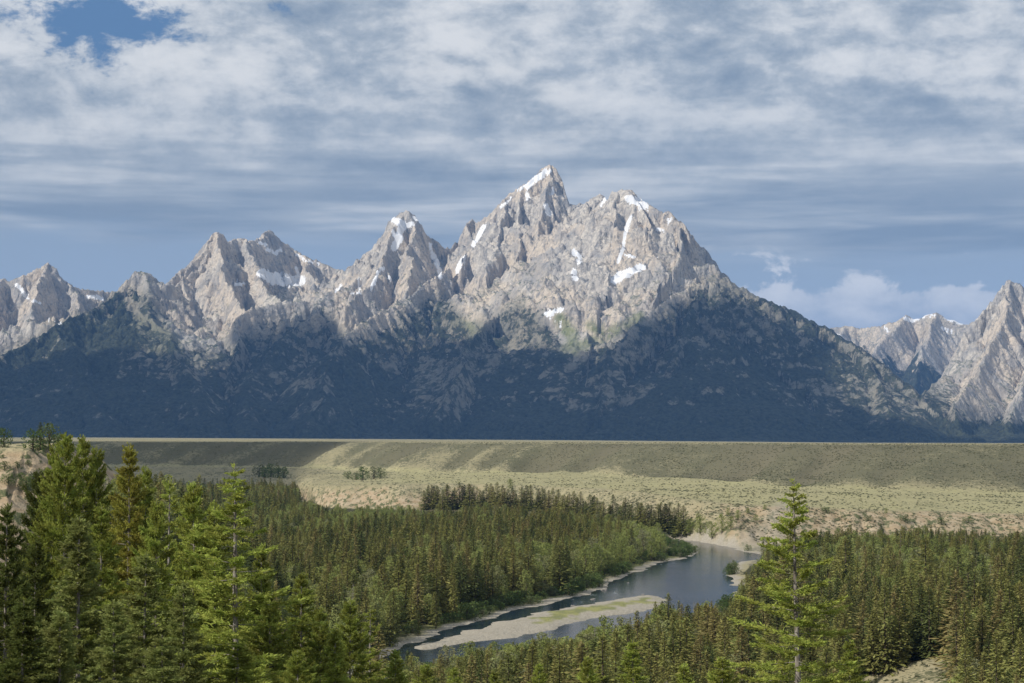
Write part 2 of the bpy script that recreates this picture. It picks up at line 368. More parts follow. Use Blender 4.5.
# (ridge points as pixel x, pixel row, distance), steepness
RIDGES = [
 # left back group
 (R3([(-260,330,14000),(-120,300,14200),(-60,288,14300),(0,277,14300),(10,281,14300),(20,276,14300),(35,268,14350),(48,263,14400),(58,268,14400),(70,280,14500),(82,288,14600),(100,290,14800),(118,292,15000),(150,296,15200)]), 's'),
 (R3([(48,263,14400),(40,290,13900),(28,315,13500),(10,345,12900)]), 's'), (R3([(0,277,14300),(-12,310,13700),(-20,350,12900)]), 's'), (R3([(70,280,14500),(78,305,14000),(70,325,13600)]), 's'),
 # left front ridge with the small dark peak
 (R3([(-300,430,10700),(-100,395,11200),(0,357,11700),(30,343,11900),(60,326,12100),(90,310,12350),(118,293,12600),(125,281,12700),(133,273,12750),(142,270,12800),(150,273,12850),(158,280,12900),(166,287,13050),(180,284,13400),(200,268,13700),(210,238,14000)]), 'm'),
 (R3([(142,270,12800),(150,310,12300),(172,345,11800),(190,378,11300),(205,410,10800)]), 'f'),
 (R3([(60,326,12100),(75,365,11500),(95,400,11000),(110,425,10600)]), 'f'), (R3([(-60,380,11450),(-30,405,11000),(0,428,10600)]), 'f'),
 # nez perce group
 (R3([(166,284,13400),(178,271,13600),(190,262,13750),(200,250,13850),(210,238,13950),(218,230,14000),(226,236,14050),(232,241,14100),(245,237,14250),(252,241,14350),(258,238,14500),(265,230,14700),(272,229,14800),(280,238,14900),(290,245,15000),(300,252,15000),(320,261,15000),(345,270,15000),(360,268,15000)]), 's'),
 (R3([(218,230,14000),(222,262,13500),(232,290,13100),(240,310,12700),(235,345,12100),(228,375,11600),(235,405,11000)]), 's'),
 (R3([(190,262,13750),(185,290,13300),(192,315,12900),(200,335,12500)]), 's'), (R3([(245,237,14250),(256,262,13850),(270,292,13350),(285,305,13050)]), 's'),
 (R3([(300,252,15000),(312,272,14500),(318,292,14000)]), 's'),
 # bench in front of the glacier and its front spurs
 (R3([(240,310,12700),(285,300,13000),(320,300,13100),(345,285,13400),(360,275,13600)]), 'm'),
 (R3([(320,300,13100),(300,325,12500),(270,352,11900),(250,385,11300),(245,415,10800)]), 'f'),
 # middle teton
 (R3([(345,271,14600),(360,258,14450),(372,248,14350),(380,235,14200),(390,218,14100),(397,212,14050),(405,210,14050),(414,215,14080),(422,224,14150),(427,236,14250),(437,240,14300),(445,248,14350),(450,242,14400),(459,240,14400)]), 's'),
 (R3([(400,211,14050),(385,250,13550),(368,285,13000),(350,305,12600)]), 's'), (R3([(414,215,14080),(412,250,13500),(408,272,13100),(398,300,12600)]), 's'), (R3([(427,236,14250),(432,262,13800),(420,283,13300)]), 's'),
 (R3([(459,240,14400),(452,262,13700),(440,274,13200),(400,300,12500),(362,322,11950),(335,350,11500),(320,385,11050),(315,415,10700)]), 'm'),
 # grand teton
 (R3([(459,240,14400),(466,225,14450),(473,217,14450),(480,222,14420),(487,217,14400),(495,208,14380),(505,196,14350),(520,185,14350),(535,172,14380),(548,163,14400),(555,167,14400),(562,179,14380),(566,195,14350),(569,205,14300)]), 's'),
 (R3([(548,163,14400),(545,205,14000),(540,235,13600),(530,262,13200),(528,285,12800),(512,300,12400),(485,322,11950),(465,345,11550),(450,380,11050),(440,415,10700)]), 's'),
 (R3([(505,196,14350),(500,235,13800),(492,262,13300),(485,290,12800)]), 's'), (R3([(473,217,14450),(470,245,13900),(462,268,13400)]), 's'),
 (R3([(520,185,14350),(522,225,13850),(515,255,13350)]), 's'),
 (R3([(528,285,12800),(548,315,12200),(545,345,11700),(548,380,11200),(560,415,10750)]), 'f'),
 # owen / teewinot
 (R3([(569,205,14300),(575,206,14100),(585,203,13900),(595,197,13800),(600,192,13700),(607,200,13600),(612,192,13500),(622,188,13400),(632,190,13350),(640,197,13300),(650,205,13250),(660,213,13200),(668,208,13150),(676,218,13100),(686,224,13050),(691,230,13000),(695,242,12950),(705,250,12850),(715,262,12750),(722,276,12650),(740,290,12550),(755,297,12450),(790,312,12250),(830,331,12000),(870,355,11750),(900,379,11500),(930,404,11150),(955,426,10850),(985,440,10500)]), 'm'),
 (R3([(600,192,13700),(598,230,13200),(590,265,12800),(585,295,12400),(575,320,12000)]), 's'), (R3([(622,188,13400),(612,232,12950),(603,265,12600),(598,300,12200)]), 's'),
 (R3([(640,197,13300),(648,235,12850),(645,265,12500),(632,300,12050),(610,325,11750)]), 's'), (R3([(676,218,13100),(680,245,12700),(672,270,12400),(655,298,12000)]), 's'),
 (R3([(705,250,12850),(700,280,12350),(668,300,11900),(640,322,11600),(608,350,11250),(600,385,10950),(598,418,10650)]), 'm'),
 (R3([(740,290,12550),(745,325,11950),(735,360,11450),(742,395,11000),(750,425,10650)]), 'f'),
 (R3([(790,312,12250),(800,345,11750),(812,380,11250),(820,415,10750)]), 'f'), (R3([(700,280,12350),(690,320,11700),(675,360,11200),(678,405,10750)]), 'f'),
 (R3([(850,343,11870),(872,375,11400),(890,405,10950),(905,428,10600)]), 'f'),
 # right hand peak
 (R3([(900,425,12600),(925,398,12600),(942,378,12700),(957,348,12750),(967,327,12800),(978,316,12850),(987,305,12900),(995,296,12950),(1003,284,13000),(1011,279,13000),(1020,283,13000),(1035,298,13100),(1070,320,13300),(1150,300,13600),(1300,340,13500)]), 's'),
 (R3([(1011,279,13000),(1000,320,12400),(985,355,11900),(968,385,11400),(958,415,10900)]), 's'), (R3([(1035,298,13100),(1035,350,12100),(1020,395,11300),(1010,425,10750)]), 's'),
 (R3([(1120,310,13400),(1110,360,12300),(1090,410,11000)]), 's'),
]
def worley(x, y, s=0):
    ix, iy = np.floor(x), np.floor(y); best = np.full(x.shape, 9.0)
    for a in (-1, 0, 1):
        for b in (-1, 0, 1):
            cx_, cy_ = ix+a, iy+b
            best = np.minimum(best, np.hypot(cx_+.5+.45*_h(cx_, cy_, s)-x, cy_+.5+.45*_h(cx_, cy_, s+7)-y))
    return best
def ridge_field(X, Y, ridges, z0):
    H = z0.copy(); S = np.zeros(X.shape); D = np.full(X.shape, 400.0); acc = 0
    for pts, kind in ridges:
        for (a, b) in zip(pts[:-1], pts[1:]):
            ex, ey = b[0]-a[0], b[1]-a[1]; L = math.hypot(ex, ey)+1e-6
            R = (max(a[2], b[2])+40)/0.45+50
            sel = (X > min(a[0], b[0])-R) & (X < max(a[0], b[0])+R) & (Y > min(a[1], b[1])-R) & (Y < max(a[1], b[1])+R)
            idx = np.nonzero(sel)[0]
            if len(idx) == 0: acc += L; continue
            x, y = X[idx], Y[idx]
            t = np.clip(((x-a[0])*ex+(y-a[1])*ey)/(L*L), 0, 1)
            dx, dy = x-a[0]-t*ex, y-a[1]-t*ey
            d = np.sqrt(dx*dx+dy*dy)
            if kind == 's': drop = .60*d+210*(1-np.exp(-d/210.))
            elif kind == 'm': drop = .56*d+110*(1-np.exp(-d/220.))
            else: drop = .50*d+15*(1-np.exp(-d/100.))
            h = a[2]+(b[2]-a[2])*t-drop
            better = h > H[idx]
            j = idx[better]; H[j] = h[better]; S[j] = acc+t[better]*L; D[j] = d[better]
            acc += L
    return H, S, D
def erode(H, dx, dy, n_it=45, npart=26000, steps=48, seed=1):
    rng = np.random.default_rng(seed); ny, nx = H.shape
    for it in range(n_it):
        x = rng.uniform(2, nx-3, npart); y = rng.uniform(2, ny-3, npart)
        sed = np.zeros(npart); vx = np.zeros(npart); vy = np.zeros(npart)
        dH = np.zeros(nx*ny); Hf = H.ravel()
        for s in range(steps):
            ix = x.astype(int); iy = y.astype(int); fx = x-ix; fy = y-iy; i = iy*nx+ix
            h00, h10, h01, h11 = Hf[i], Hf[i+1], Hf[i+nx], Hf[i+nx+1]
            gx = ((h10-h00)*(1-fy)+(h11-h01)*fy)/dx; gy = ((h01-h00)*(1-fx)+(h11-h10)*fx)/dy
            vx = vx*.35-gx; vy = vy*.35-gy; L = np.sqrt(vx*vx+vy*vy)+1e-6
            sl = np.sqrt(gx*gx+gy*gy)
            cap = np.clip(sl-0.25, 0, 1.2)*2.6
            e = (cap-sed)*np.where(cap > sed, .10, .28)
            e = np.clip(e, -1.0, 0.5)
            sed = sed+e
            np.add.at(dH, i, -e*(1-fx)*(1-fy)); np.add.at(dH, i+1, -e*fx*(1-fy)); np.add.at(dH, i+nx, -e*(1-fx)*fy); np.add.at(dH, i+nx+1, -e*fx*fy)
            vx /= L; vy /= L
            x = np.clip(x+vx*10/dx, 1, nx-3); y = np.clip(y+vy*10/dy, 1, ny-3)
        H = H+np.clip(dH.reshape(ny, nx), -5, 4)
    return H
HF = {}
SKYL = np.array([(-400,300),(-60,288),(0,276),(10,280),(20,276),(35,268),(48,263),(58,268),(70,280),(82,288),(100,290),(118,292),(125,280),(133,272),(142,270),(150,273),(158,280),(166,284),(178,270),(190,262),(200,250),(210,238),(218,230),(226,236),(232,241),(245,237),(252,241),(258,238),(265,230),(272,229),(280,238),(290,245),(300,252),(320,261),(345,270),
 (360,258),(372,248),(380,235),(390,218),(397,212),(405,210),(414,215),(422,224),(427,236),(437,240),(445,248),(450,242),(459,240),(466,225),(473,217),(480,222),(487,217),(495,208),(505,196),(520,185),(535,172),(548,163),(555,167),(562,179),(566,195),(569,205),(575,206),(585,203),(595,197),(600,192),(607,200),(612,192),(622,188),(632,190),(640,197),(650,205),(660,213),(668,208),(676,218),(686,224),(691,230),(695,242),(705,250),(715,262),(722,276),(740,290),(755,297),(790,312),(830,331),(870,355),(900,379),(921,398),(933,388),(942,378),(957,348),(967,327),(978,316),(987,305),(995,296),(1003,284),(1011,279),(1020,283),(1035,298),(1070,320),(1150,300),(1500,320)], float)
def build_mountains():
    dx, dy = 7.5, 9.5
    xs = np.arange(-4900, 4900, dx); ys = np.arange(9900, 15700, dy)
    Xg, Yg = np.meshgrid(xs, ys); X, Y = Xg.ravel(), Yg.ravel()
    wx = X+38*fbm(X/260, Y/260, 61, 4)+10*fbm(X/60, Y/60, 62, 2); wy = Y+38*fbm(X/260, Y/260, 63, 4)
    z0 = np.interp(Y, [9900, 10350, 10900, 12500, 15700], [-60, -30, 20, 300, 350])+14*fbm(X/140, Y/200, 69, 4)*sstep(10200, 10500, Y)
    H, S, D = ridge_field(wx, wy, RIDGES, z0)
    up = sstep(150, 900, H)
    # ribs and couloirs that run down the fall line
    amp = np.minimum(D, 260)/260
    rib = ridged(S/150+.6*vn(D/200, S/400, 70), D/900, 71, 4, .55)
    rib2 = ridged(S/45+.5*vn(D/90, S/200, 72), D/320, 73, 3, .55)
    H = H + amp*(rib-.66)*(60+150*up) + np.minimum(D, 70)/70*(rib2-.62)*(6+60*up)
    H = H + (ridged(X/420, Y/420, 64, 6, .52)-.62)*(26+74*up)*np.clip(D/150, .05, 1)
    H = H + fbm(X/55, Y/55, 65, 3, .6)*(2.5+17*up)*np.clip(D/40, .35, 1)
    rib3 = ridged(S/24+.4*vn(D/60, S/90, 75), D/170, 76, 3, .6)
    rib4 = np.abs(vn(X/300, (H+.25*X)/38+1.2*vn(X/150, Y/150, 78), 77))
    fx_, fy_ = X+45*fbm(X/110, Y/110, 180, 3), Y+45*fbm(X/110, Y/110, 181, 3)
    fac = (.5-worley(fx_/150, fy_/230, 182))*85+(.5-worley(fx_/62, fy_/95, 183))*20
    H = H+fac*np.clip(D/90, .08, 1)*(.12+.88*up)
    H0 = H.reshape(len(ys), len(xs)); H = erode(H0, dx, dy); H = H0+(H-H0)*(.35+.35*up.reshape(H0.shape))
    # a little crispness back after the erosion
    Hr = H.ravel(); Hr = Hr+up*np.clip(D/60, .1, 1)*((rib3-.62)*22-(rib4 < .18)*5*sstep(-.2, .5, vn(X/240, Y/240, 79))) + fbm(X/26, Y/26, 66, 2, .6)*(1+7*up)+(.45-worley(fx_/27, fy_/40, 184))*12*up*np.clip(D/50, .15, 1)
    Hr = np.where(Y < 10500, np.minimum(Hr, np.interp(Y, [9900, 10300, 10500], [-60, -14, 60])), Hr)
    H = Hr.reshape(len(ys), len(xs))
    px, py = project(X, Y, Hr); sky = np.interp(px, SKYL[:, 0], SKYL[:, 1])+1.6*vn(px/4.0, px*0, 67)+1.0*vn(px/1.7, px*0, 68)
    over = np.maximum(0, sky-py); Hr = Hr-over*.9*Y/F; H = Hr.reshape(H.shape)
    HF['H'] = H; HF['xs'] = xs; HF['ys'] = ys; HF['dx'] = dx; HF['dy'] = dy
    gx = np.gradient(H, dx, axis=1).ravel(); gy = np.gradient(H, dy, axis=0).ravel(); sl = np.hypot(gx, gy)
    px, py = project(X, Y, Hr)
    face = (gy > -0.15)
    Hs = H.copy(); 
    for _ in range(6): Hs = (Hs+np.roll(Hs, 1, 0)+np.roll(Hs, -1, 0)+np.roll(Hs, 1, 1)+np.roll(Hs, -1, 1))/5
    hollow = (Hs-H).ravel()
    ma, mb = mountain_masks(X, Y, Hr, px, py, sl, face)
    ma[:, 0] = np.maximum(ma[:, 0], .62*sstep(3.5, 9, hollow)*sstep(900, 1250, Hr)*sstep(1.25, .8, sl)*sstep(-.1, .4, vn(X/310, Y/310, 85)))
    me = mesh_np('mountains', np.stack([X, Y, Hr], 1), grid_faces(len(ys), len(xs)), [M_ROCK], smooth=True, attrs={'mask_a': ma, 'mask_b': mb})
    tag(link(bpy.data.objects.new('mountains', me)), kind='structure')
SNOW_L = [([(519,190),(527,184)],1.6),([(527,186),(537,178),(549,171)],3.0),([(546,206),(549,213)],3.0),([(553,188),(551,194)],1.5),([(526,193),(528,199)],1.6),
 ([(473,245),(479,236),(484,226)],2.0),([(457,271),(461,263),(466,257)],2.6),([(433,255),(438,266),(441,277)],2.6),([(430,243),(431,250)],1.3),
 ([(394,248),(398,240),(402,228)],4.0),([(394,219),(402,224),(411,225)],3.4),([(413,216),(418,219)],1.6),([(392,230),(394,236)],1.5),
 ([(383,267),(377,275),(371,290)],1.7),([(388,277),(392,279)],1.8),([(359,279),(359,292)],1.2),([(350,293),(362,293)],1.2),
 ([(629,200),(636,201),(645,206)],4.4),([(631,218),(626,232),(624,247),(617,262)],1.9),([(614,280),(620,276),(630,272),(641,267)],4.2),([(625,255),(634,257)],1.2),
 ([(574,252),(580,257),(579,262)],3.2),([(574,271),(575,278)],3.0),([(546,314),(553,312),(561,309)],2.6),([(556,320),(563,326)],1.6),([(601,206),(606,198)],1.4),([(656,228),(663,231)],1.8),([(667,223),(671,218)],1.6),
 ([(262,273),(272,279),(285,281),(300,280)],5.2),([(276,275),(288,277)],3.2),([(268,250),(276,253),(281,250)],2.2),([(258,242),(266,245)],1.4),([(296,254),(305,260)],1.4),([(236,284),(245,283)],1.8),([(296,268),(298,274)],1.8),
 ([(17,285),(23,291),(27,297)],2.0),([(31,300),(40,303)],1.3),([(88,296),(95,297),(103,299)],2.2),([(50,318),(60,323)],1.2),
 ([(308,261),(318,265)],1.1),([(335,292),(341,285)],1.1),([(500,208),(510,199)],1.2)]
TAN_L = [([(690,289),(705,281),(720,277),(735,287)],5),([(712,270),(722,282),(745,293),(756,297)],3.5),([(645,311),(660,302),(672,285),(678,268)],2.2),([(494,318),(505,302),(515,285),(522,262)],2.2),
 ([(486,322),(470,313),(462,308)],6),([(560,300),(556,320),(575,328),(590,326)],4),([(500,262),(530,268),(545,275)],7),([(480,300),(500,290),(520,300)],8),([(128,300),(140,320),(170,330)],4),([(340,330),(350,322)],3),([(170,290),(182,296)],4),([(618,280),(622,296),(630,306)],1.8)]
GREEN_L = [([(566,350),(585,345),(610,333),(640,318)],5),([(560,320),(572,335),(575,350)],6),([(455,322),(480,332),(470,345)],6),([(85,330),(140,330),(165,345)],14),([(590,325),(600,330)],4),([(920,385),(935,378),(960,385)],8)]
def mountain_masks(X, Y, H, px, py, sl, face):
    snow = np.zeros(len(X)); tan = snow.copy(); green = snow.copy()
    jx = px+1.2*vn(X/40, Y/40, 81); jy = py+1.0*vn(X/40, Y/40, 82)
    m = face & (px > -30) & (px < 1050) & (py < 370)
    for L, w in SNOW_L:
        d = line_d(jx[m], jy[m], L); snow[m] = np.maximum(snow[m], sstep(w+1.0, w-1.0, d))
    for L, w in TAN_L:
        d = line_d(jx[m], jy[m], L); tan[m] = np.maximum(tan[m], sstep(w+2, w-2, d))
    for L, w in GREEN_L:
        d = line_d(jx[m], jy[m], L); green[m] = np.maximum(green[m], sstep(w+4, w-3, d))
    n = fbm(X/450, Y/450, 83, 5, .6); n2 = fbm(X/130, Y/130, 84, 4, .6)
    treeline = np.interp(px, [-50,0,30,60,90,118,150,165,185,215,250,290,330,345,380,410,440,455,470,500,520,540,560,575,600,650,680,700,722,740,800,900,935,950,1000,1050], [375,354,341,323,308,291,290,318,348,343,325,316,316,328,320,303,283,298,326,310,296,313,343,354,343,316,296,284,276,280,296,356,388,400,412,415])
    forest = sstep(-16, 22, py-treeline+9*n+6*n2)
    # openings: steep rock ribs, scree and meadows inside the wood
    lowgap = sstep(-.05, .7, n2*.7+.9*n+1.0*(sl-.6))*sstep(438, 405, py)*np.interp(px, [0, 500, 700, 850, 1024], [.44, .48, .44, .46, .8])
    forest = forest*(1-lowgap)
    forest = np.maximum(forest, sstep(418, 430, py))
    yl = np.interp(px, [-200, 0, 30, 60, 90, 118, 140], [11200, 11700, 11900, 12100, 12350, 12600, 12800])
    lf = px < 138
    forest = np.where(lf & (Y < yl+60), np.maximum(forest, .9-.5*sstep(.3, .8, n2)), forest)
    forest = forest*np.where(px < 175, sstep(282, 300, py+6*n2), 1)
    forest = np.where(lf & (Y > yl+260), forest*sstep(350, 385, py), forest)
    forest = forest*(1-.9*tan)
    scrub = np.clip(sstep(-95, -5, py-treeline)*.85*sstep(1.7, .7, sl)+.1, 0, 1)
    return np.stack([snow, tan, green], 1), np.stack([scrub, forest, sstep(-12, 18, py-treeline+8*n)], 1)
build_mountains()

def build_far():
    rid = [(R3([(780,330,18300),(815,326,18300),(830,328,18200),(845,325,18200),(860,327,18200),(880,325,18100),(895,320,18000),(905,313,18000),(913,317,18000),(922,315,18000),(935,311,18000),(943,314,18000),(952,319,18000),(970,323,18000),(985,317,18100),(1040,312,18200),(1100,320,18300)]), 's'),
           (R3([(905,313,18000),(880,345,17200),(862,365,16700),(850,385,16200)]), 's'), (R3([(935,311,18000),(925,345,17200),(915,375,16500),(905,400,16000)]), 's'), (R3([(985,317,18100),(965,350,17200),(945,385,16400)]), 's'),
           (R3([(845,325,18200),(840,345,17600),(830,365,17000)]), 's')]
    dx, dy = 13., 16.
    xs = np.arange(2300, 5800, dx); ys = np.arange(15850, 19300, dy)
    Xg, Yg = np.meshgrid(xs, ys); X, Y = Xg.ravel(), Yg.ravel()
    z0 = np.full(len(X), 100.)
    H, S, D = ridge_field(X+30*fbm(X/260, Y/260, 91, 4), Y, rid, z0)
    amp = np.minimum(D, 260)/260
    H = H+amp*(ridged(S/160, D/900, 92, 4, .55)-.6)*150+(ridged(X/420, Y/420, 93, 5)-.6)*70*np.clip(D/150, .1, 1)+fbm(X/60, Y/60, 94, 3)*10
    H = erode(H.reshape(len(ys), len(xs)), dx, dy, 25, 12000); Hr = H.ravel()
    px, py = project(X, Y, Hr); gy = np.gradient(H, dy, axis=0).ravel(); gx = np.gradient(H, dx, axis=1).ravel(); sl = np.hypot(gx, gy); m = gy > -.1
    snow = np.zeros(len(X))
    for L, w in [([(905,318),(912,321),(918,319)],2.0),([(924,317),(934,315)],1.6),([(945,318),(962,323)],1.6),([(836,336),(842,338)],2.0),([(942,328),(952,332)],1.4),([(885,327),(888,332)],1.0),([(972,326),(985,322)],1.3)]:
        snow[m] = np.maximum(snow[m], sstep(w+1, w-.8, line_d(px[m], py[m], L)))
    tan = sstep(340, 320, py)*.8
    n = fbm(X/300, Y/300, 95, 4)
    forest = sstep(345, 380, py+20*n+.3*(905-px))*.9
    me = mesh_np('distant_mountains', np.stack([X, Y, Hr], 1), grid_faces(len(ys), len(xs)), [M_ROCK], smooth=True,
                 attrs={'mask_a': np.stack([snow, tan, snow*0], 1), 'mask_b': np.stack([snow*0+.3, forest, snow*0], 1)})
    tag(link(bpy.data.objects.new('distant_mountains', me)), kind='structure')
build_far()

# ================================================================== TREES
def frames(d):
    d = d/np.linalg.norm(d, axis=1, keepdims=True)
    up = np.tile([0., 0., 1.], (len(d), 1)); up[np.abs(d[:, 2]) > .95] = [1, 0, 0]
    a = np.cross(d, up); a /= np.linalg.norm(a, axis=1, keepdims=True)
    return d, a, np.cross(a, d)
def blades(base, dirv, length, width, roll):          # pointed four-sided leaf blades
    d, a, b = frames(dirv)
    s = a*np.cos(roll)[:, None]+b*np.sin(roll)[:, None]
    L = length[:, None]; W = width[:, None]
    v = np.stack([base, base+d*L*.45+s*W, base+d*L, base+d*L*.45-s*W], 1).reshape(-1, 3)
    return v, np.arange(len(v)).reshape(-1, 4)
def tube_np(P, R, n=5):
    P = np.asarray(P, float); R = np.asarray(R, float)
    T = np.gradient(P, axis=0); d, a, b = frames(T)
    a0 = np.array([1., 0, 0]) if abs(T[0][0]) < .7*np.linalg.norm(T[0]) else np.array([0, 1., 0])
    V = []
    for i in range(len(P)):
        t = T[i]/np.linalg.norm(T[i]); s = a0-t*np.dot(a0, t); s /= np.linalg.norm(s); q = np.cross(t, s)
        for k in range(n):
            an = 2*math.pi*k/n; V.append(P[i]+R[i]*(math.cos(an)*s+math.sin(an)*q))
    Fc = []
    for i in range(len(P)-1):
        for k in range(n):
            Fc.append((i*n+k, i*n+(k+1) % n, (i+1)*n+(k+1) % n, (i+1)*n+k))
    return np.array(V), np.array(Fc)
def join(parts):
    V = []; Fc = []; o = 0
    for v, f in parts: V.append(v); Fc.append(f+o); o += len(v)
    return np.concatenate(V), np.concatenate(Fc)

def hero_conifer(seed, H=15., rad=3.0, bare=.12, nb=150, gap=.0, droop=.25, shape=1.0, dens=1.0, lean=0.0, up=.35, dead=.1, pw=.88):
    """detailed conifer: returns (trunk mesh, crown mesh); base at origin, height H"""
    rg = np.random.default_rng(seed)
    tk = []; fol = []
    zz = np.linspace(0, H, 14); wob = np.cumsum(rg.normal(0, .012, (14, 2)), 0)
    cx = np.stack([wob[:, 0]+lean*zz/H, wob[:, 1], zz], 1)
    tr = (H*.0085)*(1-zz/H)**.8+.006
    tk.append(tube_np(cx, tr, 7))
    B, D_, L_, W_ = [], [], [], []
    for i in range(nb):
        t = (i+rg.uniform(0, 1))/nb
        h = H*(bare+(0.985-bare)*t**.92)
        if rg.uniform() < gap*np.clip(np.sin(h*2.1+seed)+.3, 0, 1): continue
        az = i*2.39996+rg.normal(0, .5)
        prof = (1-t)**pw*(shape)+.012
        prof *= (.82+.18*min(1, t*6+.3))*(1-.35*sstep(.86, 1.0, t))
        L = rad*prof*rg.uniform(.5, 1.15)*(1+.22*math.sin(3*az+h*.9+seed))+.05
        base = np.array([np.interp(h, zz, cx[:, 0]), np.interp(h, zz, cx[:, 1]), h])
        el0 = up*(t**1.2)*1.0-.10+rg.normal(0, .24); n = max(4, int(L/.3)+2)
        s = np.linspace(0, 1, n); el = el0-droop*s*(1-t*.7)+.38*s**2.5
        st = L/(n-1); pts = [base]
        a2 = az
        for k in range(1, n):
            a2 += rg.normal(0, .08)
            pts.append(pts[-1]+st*np.array([math.cos(a2)*math.cos(el[k]), math.sin(a2)*math.cos(el[k]), math.sin(el[k])]))
        pts = np.array(pts)
        isdead = rg.uniform() < dead*(1-t)*1.5
        tk.append(tube_np(pts, np.linspace(.010+.007*L, .004, n), 3))
        # side twigs
        m = int((L*21+7)*dens*(0.1 if isdead else 1))
        sp = rg.uniform(.05, 1.0, m)**.8
        bi = np.stack([np.interp(sp, s, pts[:, j]) for j in range(3)], 1)
        dirb = np.array([math.cos(az), math.sin(az), 0]); side = np.array([-dirb[1], dirb[0], 0])
        sg = rg.choice([-1, 1], m)
        ang = rg.uniform(.35, 1.15, m)*(1-.45*sp)
        tl = (0.22+.42*L*(1-sp)*.55)*rg.uniform(.55, 1.15, m); tl = np.minimum(tl, 1.0)
        td = dirb[None]*np.cos(ang)[:, None]+side[None]*(np.sin(ang)*sg)[:, None]
        td[:, 2] += np.interp(sp, s, el)+rg.normal(.0, .22, m)
        # each twig is a row of needle tufts
        for q in range(3):
            qq = (q+.5)/3
            nb_ = 3
            for r in range(nb_):
                B.append(bi+td*(tl*(q/3.))[:, None]+rg.normal(0, .015, (m, 3)))
                dd = td+rg.normal(0, .5, (m, 3)); dd[:, 2] += .22
                D_.append(dd); L_.append(tl*.30*rg.uniform(.6, 1.2, m)+.045); W_.append(rg.uniform(.012, .024, m)*(1+.2*L/rad))
    # leader
    k = 26; hz = rg.uniform(.955, 1.0, k)*H
    B.append(np.stack([np.interp(hz, zz, cx[:, 0]), np.interp(hz, zz, cx[:, 1]), hz], 1)); dd = rg.normal(0, .5, (k, 3)); dd[:, 2] = .7
    D_.append(dd); L_.append(np.full(k, .17)); W_.append(np.full(k, .022))
    B = np.concatenate(B); D_ = np.concatenate(D_); L_ = np.concatenate(L_); W_ = np.concatenate(W_)
    v, f = blades(B, D_, L_, W_, rg.uniform(0, 3.14, len(B)))
    tv, tf = join(tk)
    return (mesh_np('trunk', tv, tf, [M_BARK], smooth=True), mesh_np('crown', v, f, [M_HERO]))

def far_conifer(seed, H=16., rad=2.5, lv=30, bare=.05, ragged=.2):
    rg = np.random.default_rng(seed); B, D_, L_, W_ = [], [], [], []
    for i in range(lv*7):
        t = (i+rg.uniform())/(lv*7); h = H*(bare+(.97-bare)*t)
        az = i*2.39996+rg.normal(0, .4)
        L = (rad*(1-t)**.8*(.8+.2*min(1, t*5))+.18)*rg.uniform(1-ragged*2, 1+ragged)
        c, s = math.cos(az), math.sin(az); m = 5
        sp = np.linspace(.15, .8, m)
        B.append(np.stack([c*L*sp, s*L*sp, h-.22*L*sp+rg.normal(0, .08, m)], 1))
        an = az+rg.normal(0, .55, m)
        D_.append(np.stack([np.cos(an), np.sin(an), rg.normal(-.28+.5*t, .25, m)], 1)); L_.append(L*rg.uniform(.3, .55, m)+.2); W_.append(rg.uniform(.08, .17, m)+.03*L)
    B.append(np.array([[0, 0, H*.93], [0, 0, H*.95], [0.02, 0, H*.96]])); D_.append(np.array([[.05, 0, 1.], [0, .1, 1.], [-.1, 0, 1]])); L_.append(np.array([H*.07, H*.05, .4])); W_.append(np.array([.09, .1, .1]))
    B = np.concatenate(B); D_ = np.concatenate(D_); L_ = np.concatenate(L_); W_ = np.concatenate(W_)
    v, f = blades(B, D_, L_, W_, rg.uniform(-.6, .6, len(B)))
    tv, tf = tube_np([(0, 0, -.5), (0, 0, H*.4), (0, 0, H*.95)], [.24, .16, .03], 5)
    return mesh_np('trunk', tv, tf, [M_BARKD], smooth=True), mesh_np('crown', v, f, [M_CON])
def leafy(seed, H=12., rad=3.2, lobes=9, n=1500, leaf=.34, mat=None, low=.25):
    rg = np.random.default_rng(seed); tk = [tube_np([(0, 0, -.4), (.1, 0, H*.35), (0, .1, H*.8)], [.2, .15, .04], 5)]
    B = []; D_ = []
    for i in range(lobes):
        t = (i+.5)/lobes; h = H*(low+(.98-low)*t); r = rad*math.sin(math.pi*min(.97, .22+.70*t))**.8*.75
        az = i*2.4+rg.normal(0, .4); off = r*.65
        c = np.array([math.cos(az)*off, math.sin(az)*off, h-.08*H])
        tk.append(tube_np([(0, 0, max(.2, c[2]-.22*H)), tuple((c*.6)+np.array([0, 0, c[2]*.3])), tuple(c)], [.08, .05, .02], 4))
        k = n//lobes; u = rg.normal(0, 1, (k, 3)); u /= np.linalg.norm(u, axis=1, keepdims=True)
        rr = rg.uniform(.45, 1.05, k)**.5
        lr = r*.75*rg.uniform(.8, 1.2)
        B.append(c+u*rr[:, None]*np.array([lr, lr, lr*1.05])); D_.append(u+rg.normal(0, .8, (k, 3)))
    B = np.concatenate(B); D_ = np.concatenate(D_)
    v, f = blades(B, D_, rg.uniform(.7, 1.4, len(B))*leaf, rg.uniform(.3, .5, len(B))*leaf, rg.uniform(0, 3.1, len(B)))
    tv, tf = join(tk)
    return mesh_np('trunk', tv, tf, [M_BARKD], smooth=True), mesh_np('crown', v, f, [mat])
